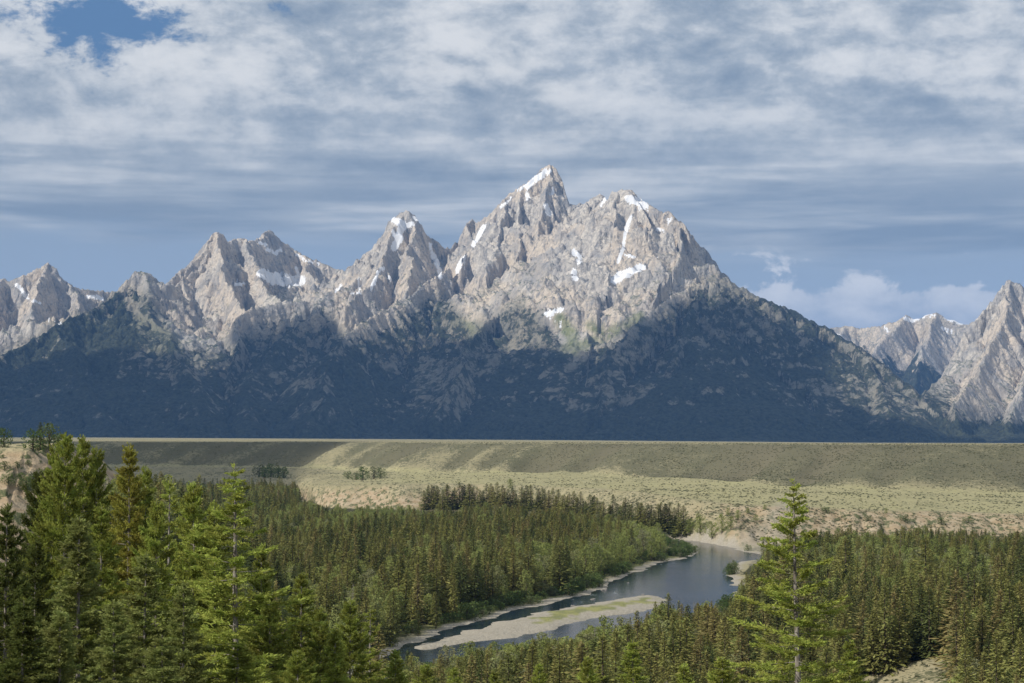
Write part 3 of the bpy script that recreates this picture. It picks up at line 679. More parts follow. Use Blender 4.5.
def snag(seed, H=13.):
    rg = np.random.default_rng(seed); tk = [tube_np([(0, 0, -.4), (.05, 0, H*.5), (.12, .05, H)], [.13, .08, .02], 6)]; br = []
    for i in range(55):
        t = rg.uniform(.2, .97); h = H*t; az = i*2.4; L = (1-t)*2.2+.3; c, s = math.cos(az), math.sin(az)
        br.append(tube_np([(c*.03, s*.03, h), (c*L*.5, s*L*.5, h+.05*L), (c*L, s*L, h+rg.uniform(-.1, .35)*L)], [.045, .03, .012], 3))
    return mesh_np('trunk', *tk[0], [M_DEAD], smooth=True), mesh_np('branches', *join(br), [M_DEAD])

def plant(name, parts, pn, loc, rz, sxy, sz, label, cat, group=None, color=None):
    e = bpy.data.objects.new(name, None); e.empty_display_size = .5; col.objects.link(e)
    e.location = loc; e.rotation_euler = (0, 0, rz); e.scale = (sxy, sxy, sz)
    tag(e, label, cat, group)
    for me, n in zip(parts, pn):
        o = bpy.data.objects.new(n, me); col.objects.link(o); o.parent = e
        if color: o.color = tuple(color)+(1,)
    return e
def gz(x, y): return float(ground(np.array([x]), np.array([y]))[0])

# ---- foreground trees: meshes shared by look-alikes
hero = {
 'dense': hero_conifer(1, 15, 3.1, .04, 240, 0, .18, 1.0, 1.65, up=.55, dead=.02, pw=.55),
 'dense2': hero_conifer(2, 15, 2.7, .04, 230, 0, .2, 1.0, 1.65, up=.55, dead=.03, pw=.68),
 'spruce': hero_conifer(3, 13, 2.5, .03, 250, .0, .3, 1.0, 1.45, up=.35, dead=.02),
 'spruce2': hero_conifer(4, 13, 2.3, .03, 240, .05, .3, 1.0, 1.4, up=.35, dead=.03),
 'sparse': hero_conifer(5, 16, 2.9, .12, 150, .45, .25, 1.0, 1.0, up=.45, dead=.25),
 'open': hero_conifer(7, 16, 2.9, .08, 185, .40, .3, 1.0, 1.1, up=.4, dead=.15, pw=.8),
 'sparse2': hero_conifer(6, 16, 2.7, .15, 140, .5, .22, 1.0, 1.0, up=.45, dead=.3),
}
HH = {'open': 16, 'dense': 15, 'dense2': 15, 'spruce': 13, 'spruce2': 13, 'sparse': 16, 'sparse2': 16}
RR = {'open': 2.9, 'dense': 3.1, 'dense2': 2.7, 'spruce': 2.5, 'spruce2': 2.3, 'sparse': 2.9, 'sparse2': 2.7}
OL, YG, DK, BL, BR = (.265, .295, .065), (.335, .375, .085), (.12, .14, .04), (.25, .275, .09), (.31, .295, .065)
# top pixel x, row, distance, kind, half-width in pixels low down, colour, label
FG = [
    (52,447,96,'dense2',34,OL,'olive fir tip just left of the broadest fir of the left group'),
    (97,447,99,'dense',34,OL,'rounded olive fir between the second tip and the brownish olive fir'),
    (146,468,101,'dense2',34,OL,'olive fir tucked behind the right side of the brownish olive fir'),
    (157,500,84,'dense',40,YG,'bushy yellow green fir below the fir with bare twigs'),
    (100,505,80,'dense2',44,OL,'olive fir directly behind the larger front spruce on its right'),
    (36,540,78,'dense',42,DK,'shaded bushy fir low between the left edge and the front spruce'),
    (214,505,90,'dense2',38,OL,'olive fir partly behind the left side of the thin-topped fir'),
    (262,545,92,'dense2',34,OL,'olive fir rising just right of the trunk of the thin-topped fir'),
    (320,608,100,'dense',32,OL,'low olive fir behind the small bright spruce'),
    (60,610,52,'spruce',44,BL,'spruce at the bottom edge left of the smallest front spruce'),
    (160,635,50,'spruce2',46,BL,'spruce cut by the bottom edge under the brown-tipped front spruce'),
    (66,433,92,'dense',46,OL,'tall dense olive green fir, broadest and leftmost tip of the foreground group'),
 (82,437,98,'dense2',40,OL,'dense fir with its tip just right of the broadest fir of the left group'),
 (128,445,90,'dense2',44,BR,'brownish olive fir, third tall tip from the left, rising above the plain'),
 (172,477,88,'sparse2',42,YG,'yellow green fir with bare twigs, next right from the brownish fir'),
 (194,482,94,'dense',44,YG,'blunt yellow green fir directly left of the thin-topped fir'),
 (238,466,78,'open',70,YG,'tall open fir with a thin leader, tallest at the right end of the left group'),
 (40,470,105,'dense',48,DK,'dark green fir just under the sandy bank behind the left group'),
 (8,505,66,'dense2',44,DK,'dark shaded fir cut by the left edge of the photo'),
 (79,517,60,'spruce',56,BL,'blue-green spruce with a symmetrical cone in front at the lower left'),
 (147,553,56,'spruce2',52,BL,'grey-green spruce with a brown tip in the middle of the lower left row'),
 (184,582,55,'spruce',40,BL,'narrow pale-tipped spruce low in front of the open fir'),
 (112,600,50,'spruce2',44,BL,'small spruce low between the two blue-green spruces'),
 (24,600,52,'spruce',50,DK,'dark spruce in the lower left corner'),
 (215,560,84,'dense2',46,OL,'olive fir hidden behind the lower part of the open fir'),
 (270,600,88,'dense',40,OL,'bushy fir low at the right foot of the open fir'),
 (303,574,105,'dense2',40,OL,'olive fir with rounded tip right of the open fir'),
 (350,600,118,'dense',36,OL,'olive fir above the river mouth, left one of a close pair'),
 (370,607,125,'sparse2',34,OL,'olive fir above the river mouth, right one of a close pair'),
 (335,628,80,'spruce',34,YG,'small bright spruce with sharp cone at the bottom, below the close pair of firs'),
 (396,650,120,'dense2',30,YG,'bright low fir at the bottom edge just left of the river'),
 (240,640,58,'spruce2',44,OL,'olive spruce cut by the bottom edge under the open fir'),
 (298,650,66,'dense',36,OL,'bushy fir cut by the bottom edge left of the small bright spruce'),
 (797,481,74,'open',60,YG,'lone tall fir with thin leader and grey trunk in front of the right bank forest'),
 (631,640,128,'spruce2',30,YG,'bright yellow green fir tip at the bottom centre below the gravel bar'),
 (722,658,90,'dense2',44,YG,'bright fir top at the bottom edge left of the lone tall fir'),
 (850,640,140,'spruce',30,OL,'dark green fir top close right of the lone tall fir'),
 (540,664,135,'dense2',28,YG,'bright fir tip at the bottom edge under the middle of the gravel bar'),
 (588,656,140,'dense',26,YG,'bright rounded fir tip at the bottom edge under the upstream end of the gravel bar'),
 (684,664,120,'dense2',30,YG,'bright pointed fir tip at the bottom edge, second left of the lone tall fir'),
 (495,672,130,'dense2',26,OL,'low olive fir tip at the bottom edge under the widest gravel'),
 (425,664,135,'dense',26,OL,'olive fir tip at the bottom edge where the river leaves the picture'),
 (455,668,150,'dense2',26,YG,'bright fir tip at the bottom edge under the downstream end of the gravel bar'),
]
rngf = random.Random(4)
for (tx, ty, d, kind, hw, c, lab) in FG:
    top = at(tx, ty, d); g = gz(top[0], top[1]); h = top[2]-g
    wid = hw/F*d*(1.55 if kind.startswith('dense') else 1.75)
    sz = h/HH[kind]; sxy = wid/RR[kind]
    plant('fir_tree' if 'fir' in lab.split() or 'fir' in lab else 'spruce_tree', hero[kind], ('trunk', 'crown'), (top[0], top[1], g), rngf.uniform(0, 6.28), sxy, sz, lab, 'tree', 'conifers on the overlook slope', c)

# ---- forest
CON = [far_conifer(20+i, 16, r, 30, b, rg_) for i, (r, b, rg_) in enumerate([(3.0, .04, .18), (2.5, .06, .22), (3.4, .03, .2), (2.1, .1, .3)])]
DEC = [leafy(40, 12, 3.4, 10, 1700, .34, M_DEC), leafy(41, 11, 2.8, 9, 1500, .32, M_DEC), leafy(42, 13, 3.0, 12, 1700, .33, M_DEC)]
BUSH = [leafy(50, 3.2, 2.3, 7, 700, .26, M_BUSH, .1), leafy(51, 2.8, 2.0, 6, 600, .24, M_BUSH, .1)]
SNAG = [snag(60), snag(61)]

def scatter():
    rg = np.random.default_rng(77); pts = []
    sp = 4.9
    xs = np.arange(-760, 420, sp); ys = np.arange(150, 2080, sp)
    Xg, Yg = np.meshgrid(xs, ys); X = Xg.ravel()+rg.uniform(-2.4, 2.4, Xg.size); Y = Yg.ravel()+rg.uniform(-2.4, 2.4, Xg.size)
    px = CX+F*X/Y
    m = (px > -70) & (px < 1100); X, Y, px = X[m], Y[m], px[m]
    z, k = ground(X, Y, True)
    pj, pr = project(X, Y, z)
    keep = (k['sd'] > 4.5) & (Y < k['cy']+6*0) & ((k['spur'] < .3) | (X > -116-.1*(Y-485)) | (Y > 560) | (Y < 410))
    keep &= ~((px > 700) & (Y > 700) & (k['sd'] < 12))
    keep &= ~((px > 854) & (px < 952) & (Y < 434+(px-948)*.10))
    keep &= ~((px > 664) & (px < 712) & (Y > 800) & (Y < 1100)); keep &= (Y > 280) & ~((Y < 260) & (rg.uniform(0, 1, len(X)) < .5))
    # cliffs above the bend stay open; lower terrace edge carries a thin row
    nse = fbm(X/60, Y/60, 101, 3); keep &= rg.uniform(0, 1, len(X)) < np.where(nse < -.55, .45, .93)
    # farther away the wood thins out in view behind other crowns: wider spacing
    keep &= rg.uniform(0, 1, len(X)) < np.interp(Y, [400, 900, 1300, 2000], [1, .9, .72, .6])
    X, Y, z, px, pr, nse = X[keep], Y[keep], z[keep], px[keep], pr[keep], nse[keep]
    sd = k['sd'][keep]; k_ = k['cy'][keep]
    dn = fbm(X/75, Y/110, 102, 4)
    pd = .10+.55*sstep(.15, .6, dn)
    blob = lambda cx_, cy_, rx, ry: np.exp(-(((px-cx_)/rx)**2+((pr-cy_)/ry)**2))
    pd = pd+.9*blob(655, 560, 35, 16)+.75*blob(360, 520, 60, 14)+.6*blob(200, 492, 100, 9)+.55*blob(520, 690, 110, 34)+.35*blob(640, 690, 60, 25)+.5*blob(330, 545, 40, 12)+.5*blob(880, 570, 60, 14)
    pd = pd*(1-.8*blob(480, 610, 90, 22))*(1-.6*blob(520, 505, 110, 10))
    isdec = rg.uniform(0, 1, len(X)) < pd
    snagm = (rg.uniform(0, 1, len(X)) < .012+.012*(px > 850)) & ~((px > 820) & (Y < 520))
    ex = rg.uniform(-260, 330, 26000); ey_ = rg.uniform(480, 1150, 26000); ez_, ek = ground(ex, ey_, True); epx = CX+F*ex/ey_
    em = (ek['sd'] > 1.5) & (ek['sd'] < 9) & (epx < 735) & (epx > 380) & (ey_ > 575) & (fbm(ex/30, ey_/60, 103, 3) > -.25) & ~((epx < 640) & (ek['sd'] < 4) & (rg.uniform(0, 1, 26000) < .6))
    ids_ = np.nonzero(em)[0][:230]
    edge = sd < 10
    u = rg.uniform(0, 1, len(X))
    kind = np.where(isdec, 1, 0); kind = np.where(edge & (u < .75), 2, kind); kind = np.where(snagm & ~edge, 3, kind)
    h = np.where(kind == 0, rg.normal(16.0, 3.4, len(X)), np.where(kind == 1, rg.normal(12.5, 1.8, len(X)), np.where(kind == 2, rg.uniform(1.6, 3.6, len(X)), rg.normal(13, 2, len(X)))))
    h = h*np.interp(Y, [150, 300, 500, 1000, 1900], [.62, .85, 1.08, .95, .85])
    h = h*np.where(rg.uniform(0, 1, len(X)) < .22, rg.uniform(.45, .8, len(X)), 1)
    h = np.maximum(h, 1.2)
    # keep the view of the river clear: crowns may not rise over the near shore of the bend
    tr = np.interp(px, [400, 425, 450, 480, 520, 560, 600, 640, 665, 700, 725, 735, 742, 752, 768], [655, 657, 652, 644, 638, 634, 622, 612, 600, 600, 606, 596, 574, 562, 545])
    topr = project(X, Y, z+h)[1]
    pb = project(X, Y, z)[1]
    near = (px > 395) & (px < 768) & (pb > np.interp(px, [400, 460, 520, 600, 660, 712, 733, 738, 745, 768], [672, 660, 653, 644, 632, 612, 590, 560, 552, 545]))
    over = near & (topr < tr)
    lim = (436-tr)/F*Y-z
    h = np.where(over, np.maximum(lim*np.where(rg.uniform(0, 1, len(X)) < .14, rg.uniform(1.0, 1.22, len(X)), rg.uniform(.66, 1.0, len(X))), 0.0), h)
    tr2 = np.interp(px, [742, 760, 800, 1100], [560, 535, 526, 532])
    add = lambda a, b: np.concatenate([a, b])
    X, Y, z, px, sd = add(X, ex[ids_]), add(Y, ey_[ids_]), add(z, ez_[ids_]), add(px, epx[ids_]), add(sd, ek['sd'][ids_])
    h = add(h, rg.uniform(1.8, 5.0, len(ids_))); kind = add(kind, np.full(len(ids_), 2)); print('shore bushes', len(ids_))
    tr3 = np.interp(px, [300, 330, 430, 500, 560, 620, 680, 700, 745, 800, 850, 940, 1024, 1100], [500, 509, 512, 508, 511, 519, 533, 545, 556, 537, 528, 530, 536, 538])+7*vn(px/8.0, Y/60, 131)+3*vn(px/3.0, Y/30, 132)
    farz = (Y > 800) & (px > 300); topr = project(X, Y, z+h)[1]
    lim3 = (436-tr3)/F*Y-z; h = np.where(farz & (topr < tr3), np.maximum(0, lim3*rg.uniform(.6, 1.08, len(X))), h)
    ok = (h > 1.5)&~((px < 330) & (project(X, Y, z+h)[1] < 470) & (Y < 1300))
    # near the water only low growth
    s = h/F  # noqa
    return X[ok], Y[ok], z[ok], px[ok], h[ok], kind[ok], rg
TX, TY, TZ, TPX, TH, TK, rg0 = scatter()
print('trees', len(TX), [int((TK == i).sum()) for i in range(4)])

def region(px, Y, X):
    if px < 420 or (px < 742 and Y > 560): return 'far' if Y > 1050 else 'left'
    if px < 742: return 'near'
    return 'right'
LAB = {0: {'left': 'dark narrow spruce in the dense stand between the left firs and the river', 'near': 'spruce in the belt of trees below the near bank of the river', 'right': 'spruce in the forest on the right bank below the pale bluff', 'far': 'small spruce far back in the valley wood'},
       1: {'left': 'light green cottonwood in the stand left of the river', 'near': 'light green cottonwood in the belt below the near river bank', 'right': 'light green cottonwood in the right bank forest below the bluff', 'far': 'small pale cottonwood far back in the valley wood'},
       2: {'left': 'round green willow bush along the far shore of the river', 'near': 'willow bush on the near shore of the river', 'right': 'willow bush at the edge of the right bank forest', 'far': 'small willow bush at the upstream river edge'},
       3: {'left': 'bare grey snag in the stand left of the river', 'near': 'bare grey snag in the belt below the near river bank', 'right': 'bare grey snag in the right bank forest', 'far': 'bare grey snag far back in the valley wood'}}
NAMES = {0: ('spruce_tree', 'tree', CON, ('trunk', 'crown')), 1: ('cottonwood_tree', 'tree', DEC, ('trunk', 'crown')), 2: ('willow_bush', 'bush', BUSH, ('trunk', 'crown')), 3: ('dead_tree', 'dead tree', SNAG, ('trunk', 'branches'))}
REFH = {0: 16, 1: 12, 2: 3.0, 3: 13}
GRP = {0: 'spruces', 1: 'cottonwoods', 2: 'willow bushes', 3: 'bare snags'}
GN_SRC = {}
rest = []
for kd in range(4):
    idx = np.nonzero(TK == kd)[0]
    if len(idx) == 0: continue
    _, topr = project(TX[idx], TY[idx], TZ[idx]+TH[idx])
    inview = (TPX[idx] > 2) & (TPX[idx] < 1022) & (topr < 680) & ~((TPX[idx] < 330) & (topr > np.interp(TPX[idx], [0, 250, 330], [455, 500, 600])))
    order = np.argsort(-(TH[idx]/TY[idx])*inview)
    pick = idx[order[:min(185 if kd == 0 else 255, int(inview.sum()))]]; others = np.setdiff1d(idx, pick)
    nm, cat, protos, pn = NAMES[kd]
    for j in pick:
        v = rg0.integers(len(protos)); s = TH[j]/REFH[kd]
        rgn = region(TPX[j], TY[j], TX[j])
        e = plant(nm, protos[v], pn, (TX[j], TY[j], TZ[j]), rg0.uniform(0, 6.28), s*rg0.uniform(.8, 1.55), s, LAB[kd][rgn], cat, GRP[kd]+{'left': ' left of the river', 'near': ' below the near bank', 'right': ' on the right bank', 'far': ' far back in the valley'}[rgn])
        if (kd, v) not in GN_SRC: GN_SRC[(kd, v)] = list(e.children)
    rest.append((kd, others))

def gn_stuff(name, P, rot, scl, var, srcs, label):
    me = bpy.data.meshes.new(name); me.vertices.add(len(P)); me.vertices.foreach_set('co', P.astype(np.float32).ravel())
    for an, typ, a, fld in (('rot', 'FLOAT_VECTOR', rot, 'vector'), ('scl', 'FLOAT_VECTOR', scl, 'vector'), ('variant', 'INT', var, 'value')):
        A = me.attributes.new(an, typ, 'POINT'); A.data.foreach_set(fld, np.ascontiguousarray(a, np.float32 if typ != 'INT' else np.int32).ravel())
    o = bpy.data.objects.new(name, me); col.objects.link(o); tag(o, kind='stuff', label=label)
    ng = bpy.data.node_groups.new(name+'_scatter', 'GeometryNodeTree')
    ng.interface.new_socket('Geometry', in_out='INPUT', socket_type='NodeSocketGeometry'); ng.interface.new_socket('Geometry', in_out='OUTPUT', socket_type='NodeSocketGeometry')
    N, L = ng.nodes, ng.links
    gi, go = N.new('NodeGroupInput'), N.new('NodeGroupOutput'); jn = N.new('GeometryNodeJoinGeometry'); L.new(jn.outputs[0], go.inputs[0])
    def attr(n, t): a = N.new('GeometryNodeInputNamedAttribute'); a.data_type = t; a.inputs[0].default_value = n; return a.outputs[0]
    ra, sa, va = attr('rot', 'FLOAT_VECTOR'), attr('scl', 'FLOAT_VECTOR'), attr('variant', 'INT')
    for k, objs in srcs.items():
        cmp_ = N.new('FunctionNodeCompare'); cmp_.data_type = 'INT'; cmp_.operation = 'EQUAL'; L.new(va, cmp_.inputs[2]); cmp_.inputs[3].default_value = k
        for ob in objs:
            oi = N.new('GeometryNodeObjectInfo'); oi.transform_space = 'ORIGINAL'; oi.inputs[0].default_value = ob; oi.inputs[1].default_value = True
            ip = N.new('GeometryNodeInstanceOnPoints'); L.new(gi.outputs[0], ip.inputs[0]); L.new(cmp_.outputs[0], ip.inputs[1]); L.new(oi.outputs['Geometry'], ip.inputs[2])
            L.new(ra, ip.inputs['Rotation']); L.new(sa, ip.inputs['Scale']); L.new(ip.outputs[0], jn.inputs[0])
    md = o.modifiers.new('scatter', 'NODES'); md.node_group = ng
    return o
SN = {0: ('spruce_forest', 'countless spruces packed into the valley forest'), 1: ('cottonwood_forest', 'countless light green cottonwoods among the valley spruces'), 2: ('willow_thicket', 'low willow thicket along the river shores'), 3: ('dead_timber', 'scattered bare snags within the valley forest')}
for kd, ids in rest:
    if len(ids) < 1: continue
    vs = [v for (k, v) in GN_SRC if k == kd]
    n = len(ids); s = TH[ids]/REFH[kd]; w = s*rg0.uniform(.8, 1.55, n)
    gn_stuff(SN[kd][0], np.stack([TX[ids], TY[ids], TZ[ids]], 1), np.stack([np.zeros(n), np.zeros(n), rg0.uniform(0, 6.28, n)], 1), np.stack([w, w, s], 1),
             rg0.choice(vs, n), {v: GN_SRC[(kd, v)] for v in vs}, SN[kd][1])

# ---- single trees and bushes out on the terraces and bluffs
def on_ground(px, row, Yg):                      # walk the view ray until it meets the ground
    Ys = np.linspace(Yg[0], Yg[1], 900); d = ray(px, row); X = d[0]*Ys; Z = d[2]*Ys; g = ground(X, Ys)
    j = np.nonzero(Z <= g)[0]
    i = j[0] if len(j) else len(Ys)-1
    return X[i], Ys[i], g[i]
def lone(kd, v, px, rowbase, hpx, yr, label, group=None, wx=1.0, name=None, catn=None):
    x, y, z = on_ground(px, rowbase, yr); h = hpx/F*y; nm, cat, protos, pn = NAMES[kd]
    s = h/REFH[kd]
    plant(name or nm, protos[v], pn, (x, y, z-.1), px*.7, s*wx, s, label, catn or cat, group)
lone(1, 0, 510, 489, 11, (1300, 1900), 'lone round cottonwood on the terrace edge above the far row of spruces', wx=1.2)
lone(1, 1, 886, 514.5, 8, (1050, 1500), 'lone round tree on the rim of the right bluff')
lone(0, 0, 763, 556, 19, (900, 1110), 'small spruce at the foot of the pale bluff by the river bend')
lone(2, 0, 748, 551, 6, (900, 1110), 'green bush on the pale bluff slope just above the water')
for i, (px, rb, h, wx) in enumerate([(700, 537, 24, 1.3), (712, 540, 22, 1.4), (722, 534, 20, 1.3), (731, 530, 15, 1.3), (690, 536, 20, 1.2), (738, 520, 10, 1.5), (748, 514, 7, 1.5), (756, 522, 9, 1.5), (728, 516, 8, 1.4), (765, 510, 6, 1.5)]):
    lone(1, i % 3, px, rb, h, (950, 1500), 'bushy cottonwood on the bluff above the river bend', 'cottonwoods on the bluff above the river bend', wx)
for i, (px, rb, h, wx) in enumerate([(868, 521, 5, 1.6), (826, 513, 6, 1.6), (905, 522, 7, 1.3), (941, 524, 7, 1.5), (968, 523, 6, 1.5), (795, 514, 6, 1.5)]):
    lone(2, i % 2, px, rb, h, (1050, 1400), 'dark bush on the eroded face of the right bluff', 'bushes on the face of the right bluff', wx)
for i, (px, rb, h, wx) in enumerate([(259, 477, 11, 1.7), (265, 478, 12, 1.6), (271, 477, 12, 1.7), (278, 478, 11, 1.6), (284, 478, 10, 1.7)]):
    lone(2, i % 2, px, rb, h, (1700, 2600), 'dark tree in the small clump alone on the left plain', 'tree clump on the left plain', wx*.6, 'cottonwood_tree', 'tree')
for i, (px, rb, h, wx) in enumerate([(348, 479, 7, 1.9), (356, 480, 8, 1.8), (363, 480, 12, 1.5), (374, 479, 13, 1.5), (381, 478, 9, 1.8)]):
    lone(2, i % 2, px, rb, h, (1700, 2600), 'dark tree in the row at the foot of the sunlit slope', 'tree row at the foot of the sunlit slope', wx*.6, 'cottonwood_tree', 'tree')
# thin row of spruces under the lower terrace, right up to the river bend
rr = random.Random(9)
for i in range(84):
    px = 318+i*4.7+rr.uniform(-2, 2) if i > 22 else 424+i*4.6
    px = 424+(i*3.12)+rr.uniform(-1.5, 1.5)
    row = np.interp(px, [424, 500, 560, 620, 700], [512, 510, 517, 528, 540])+rr.uniform(-4, 2)
    lone(0, i % 3, px, row, rr.uniform(20, 29)*np.interp(px, [424, 520, 700], [.95, .95, 1.1]), (1000, 1800), 'dark spruce in the long row under the lower terrace upstream', 'spruce row under the lower terrace', 1.8)
# trees on the left bank top
for i, (px, rb, h, k, lab) in enumerate([(40, 450, 29, 0, 'dark pointed spruce on top of the sandy bank at the left'), (33, 450, 22, 1, 'dark round tree left of the pointed spruce on the sandy bank'), (50, 451, 25, 1, 'dark round tree right of the pointed spruce on the sandy bank'), (58, 453, 20, 1, 'small round tree where the sandy bank drops away to the right'), (4, 447, 17, 1, 'dark round tree cut by the left edge on top of the sandy bank')]):
    if k: lone(2, i % 2, px, rb, h, (430, 640), lab, None, .85, 'juniper_tree', 'tree')
    else: lone(0, 0, px, rb, h, (430, 640), lab, None, 1.4)
for i, (px, rb, h) in enumerate([(5, 470, 8), (17, 472, 6), (28, 466, 5), (20, 480, 7), (8, 484, 9), (33, 482, 9), (26, 488, 10), (3, 458, 4)]):
    lone(2, i % 2, px, rb, h, (380, 640), 'dark scrubby bush on the face of the sandy bank at the left', 'bushes on the sandy bank', 1.3)
# right knoll
for (px, rb, h, k, lab) in [(876, 690, 17, 0, 'small young spruce on the dry grass knoll at the bottom right'), (903, 690, 13, 0, 'smallest young spruce on the dry grass knoll, right of its neighbour')]:
    lone(k, 0, px, rb, h, (340, 440), lab)
for i, (px, rb, h) in enumerate([(862, 672, 24), (983, 700, 44), (993, 705, 48), (812, 690, 36)]):
    lone(3, i % 2, px, rb, h, (340, 520), ['bare grey snag at the left tip of the dry grass knoll', 'pale bare snag, left of two right of the knoll', 'pale bare snag, right of two right of the knoll', 'thin bare snag just right of the lone tall fir'][i])
# sagebrush: a few on the knoll as things, the rest of the brush over the terraces as one stuff object
M_SAGE = mat_foliage('sage_leaves', (.11, .125, .075), (.15, .155, .095), (.19, .17, .10), trans=.15)
def sage_mesh(seed):
    rg = np.random.default_rng(seed); n = 46; u = rg.normal(0, 1, (n, 3)); u[:, 2] = np.abs(u[:, 2])*.8+.15; u /= np.linalg.norm(u, axis=1, keepdims=True)
    B = u*rg.uniform(.1, .5, (n, 1))*np.array([1, 1, .8]); v, f = blades(B, u+rg.normal(0, .4, (n, 3)), rg.uniform(.2, .45, n), rg.uniform(.06, .13, n), rg.uniform(0, 3, n))
    return mesh_np('sagebrush', v, f, [M_SAGE])
SAGE = [sage_mesh(70), sage_mesh(71)]; sage_obj = []
rs = random.Random(5)
for i in range(26):
    x, y, z = on_ground(rs.uniform(872, 944), rs.uniform(664, 682), (330, 440))
    o = bpy.data.objects.new('sagebrush', SAGE[i % 2]); o.location = (x, y, z); q = rs.uniform(.5, 1.1); o.scale = (q, q, q); o.rotation_euler = (0, 0, rs.uniform(0, 6)); col.objects.link(o)
    tag(o, 'low sagebrush on the dry grass knoll at the bottom right', 'shrub', 'sagebrush on the knoll'); sage_obj.append(o)
def sage_stuff():
    rg = np.random.default_rng(88); n = 230000
    Y = 1/rg.uniform(1/2650., 1/1060., n); px = rg.uniform(-40, 1064, n); X = (px-CX)/F*Y
    z, k = ground(X, Y, True)
    dn = fbm(X/22, Y/30, 120, 4)
    p = np.where(k['t3'] > .03, .62-.3*k['sw1']-.3*k['sw2'], np.where(k['t1'] < .97, .38, .13)); p = np.where(k['t3'] > .99, .12, p)
    keep = (Y > k['cy']+4) & (rg.uniform(0, 1, n) < np.clip(p*(.6+.6*dn), 0, 1)) & (k['sd'] > 15)
    X, Y, z = X[keep], Y[keep], z[keep]; m = len(X); s = rg.uniform(.5, 1.25, m)
    print('sage', m)
    gn_stuff('sagebrush_cover', np.stack([X, Y, z-.05], 1), np.stack([s*0, s*0, rg.uniform(0, 6.28, m)], 1), np.stack([s*1.2, s*1.2, s], 1), rg.integers(0, 2, m), {0: [sage_obj[0]], 1: [sage_obj[1]]}, 'grey green sagebrush dotting the dry terraces and slopes')
sage_stuff()
# boulders in the river
def boulder(px, row, s, lab):
    p = plane(px, row, ZW); rg = np.random.default_rng(int(px)); import bmesh
    bm = bmesh.new(); bmesh.ops.create_icosphere(bm, subdivisions=3, radius=1)
    for v in bm.verts:
        c = v.co; q = 1+.22*math.sin(3*c.x+px)*math.cos(2.3*c.y+row)+.12*math.sin(7*c.z+5*c.x); v.co = Vector((c.x*s*q*1.3, c.y*s*q, c.z*s*.6*q))
    me = bpy.data.meshes.new('boulder'); bm.to_mesh(me); bm.free(); me.materials.append(M_STONE)
    o = bpy.data.objects.new('boulder', me); o.location = (p[0], p[1], ZW); col.objects.link(o); tag(o, lab, 'rock', 'boulders in the river')
for px, row, s, lab in [(593, 599.5, .7, 'pale boulder in the narrow channel beside the left shore'), (573, 606, .55, 'pale boulder in the narrow channel, next one downstream'), (628, 583, .4, 'small boulder near the left shore where the channel opens'), (643, 594.5, .45, 'small boulder just off the upstream tip of the gravel bar'), (604, 590, 1.1, 'brown boulder lying on the left shore point')]:
    boulder(px, row, s, lab)

# ================================================================== CLOUDS THAT SHADE THE RANGE AND THE PLAIN
def hit_mtn(px, row):
    H, xs, ys = HF['H'], HF['xs'], HF['ys']; d = ray(px, row)
    for Yv in np.arange(ys[0]+20, ys[-1]-20, 8):
        X = d[0]*Yv; Z = d[2]*Yv; i = int((Yv-ys[0])/HF['dy']); j = int((X-xs[0])/HF['dx'])
        if 0 <= j < len(xs) and H[i, j] >= Z: return np.array([X, Yv, Z])
    return d*ys[-1]
def cloud(name, outline, alt, label, soft=420., bulge=160.):
    P = []
    for p in outline:
        p = np.asarray(p, float); t = (alt-p[2])/SUND[2]; P.append((p+SUND*t)[:2])
    P = np.array(P); x0, y0 = P.min(0)-soft; x1, y1 = P.max(0)+soft; st = max(x1-x0, y1-y0)/150
    xs = np.arange(x0, x1+st, st); ys = np.arange(y0, y1+st, st); Xg, Yg = np.meshgrid(xs, ys); X, Y = Xg.ravel(), Yg.ravel()
    sd = poly_sd(X, Y, P)+soft*.45*fbm(X/900, Y/900, 111, 4)
    dn = sstep(soft*.35, -soft*.65, sd)
    th = dn*bulge*(.7+.5*fbm(X/400, Y/400, 112, 4))+6
    Fc = grid_faces(len(ys), len(xs)); n = len(X)
    V = np.concatenate([np.stack([X, Y, alt+th*.7], 1), np.stack([X, Y, alt-th*.4-4], 1)])
    keep = (dn[Fc] > .0).any(1); Fk = Fc[keep]
    Fa = np.concatenate([Fk, Fk[:, ::-1]+n])
    used = np.unique(Fa); rm = np.full(2*n, -1); rm[used] = np.arange(len(used))
    dd = np.concatenate([dn, dn])[used]
    me = mesh_np(name, V[used], rm[Fa], [M_CLOUD], smooth=True, attrs={'cover': np.stack([dd, dd, dd], 1)})
    o = bpy.data.objects.new(name, me); col.objects.link(o); tag(o, kind='structure')
TOPLINE = [(-140,365),(0,360),(60,350),(95,348),(165,352),(182,364),(215,350),(250,338),(290,322),(325,316),(345,338),(385,332),(430,322),(455,338),(500,348),(545,345),(572,360),(600,347),(625,332),(650,320),(690,299),(722,296),(745,301)]
out = [hit_mtn(a, b) for a, b in TOPLINE]
out += [hit_mtn(a, b) for a, b in [(760,308),(792,322),(822,338),(842,352),(838,378),(842,400),(875,420),(940,437)]]
out += [np.array([3300, 10500, -8.]), np.array([3300, 10250, -8.]), np.array([1500, 10200, -8.]), np.array([-1500, 10200, -8.]), np.array([-4200, 10100, -8.])]
cloud('cloud', out, 4300., '', soft=330)
def tg(px, row, z): q = plane(px, row, z); return q
cloud('cloud', [(-1400, 2750, -9), (-800, 2950, -9), (-260, 2950, -9), (-175, 2560, -15), (-235, 2400, -38), (-190, 2200, -38), (-150, 1950, -45), (-240, 1880, -55), (-600, 1850, -55), (-1300, 1800, -55)], 2600., '', soft=230, bulge=60)

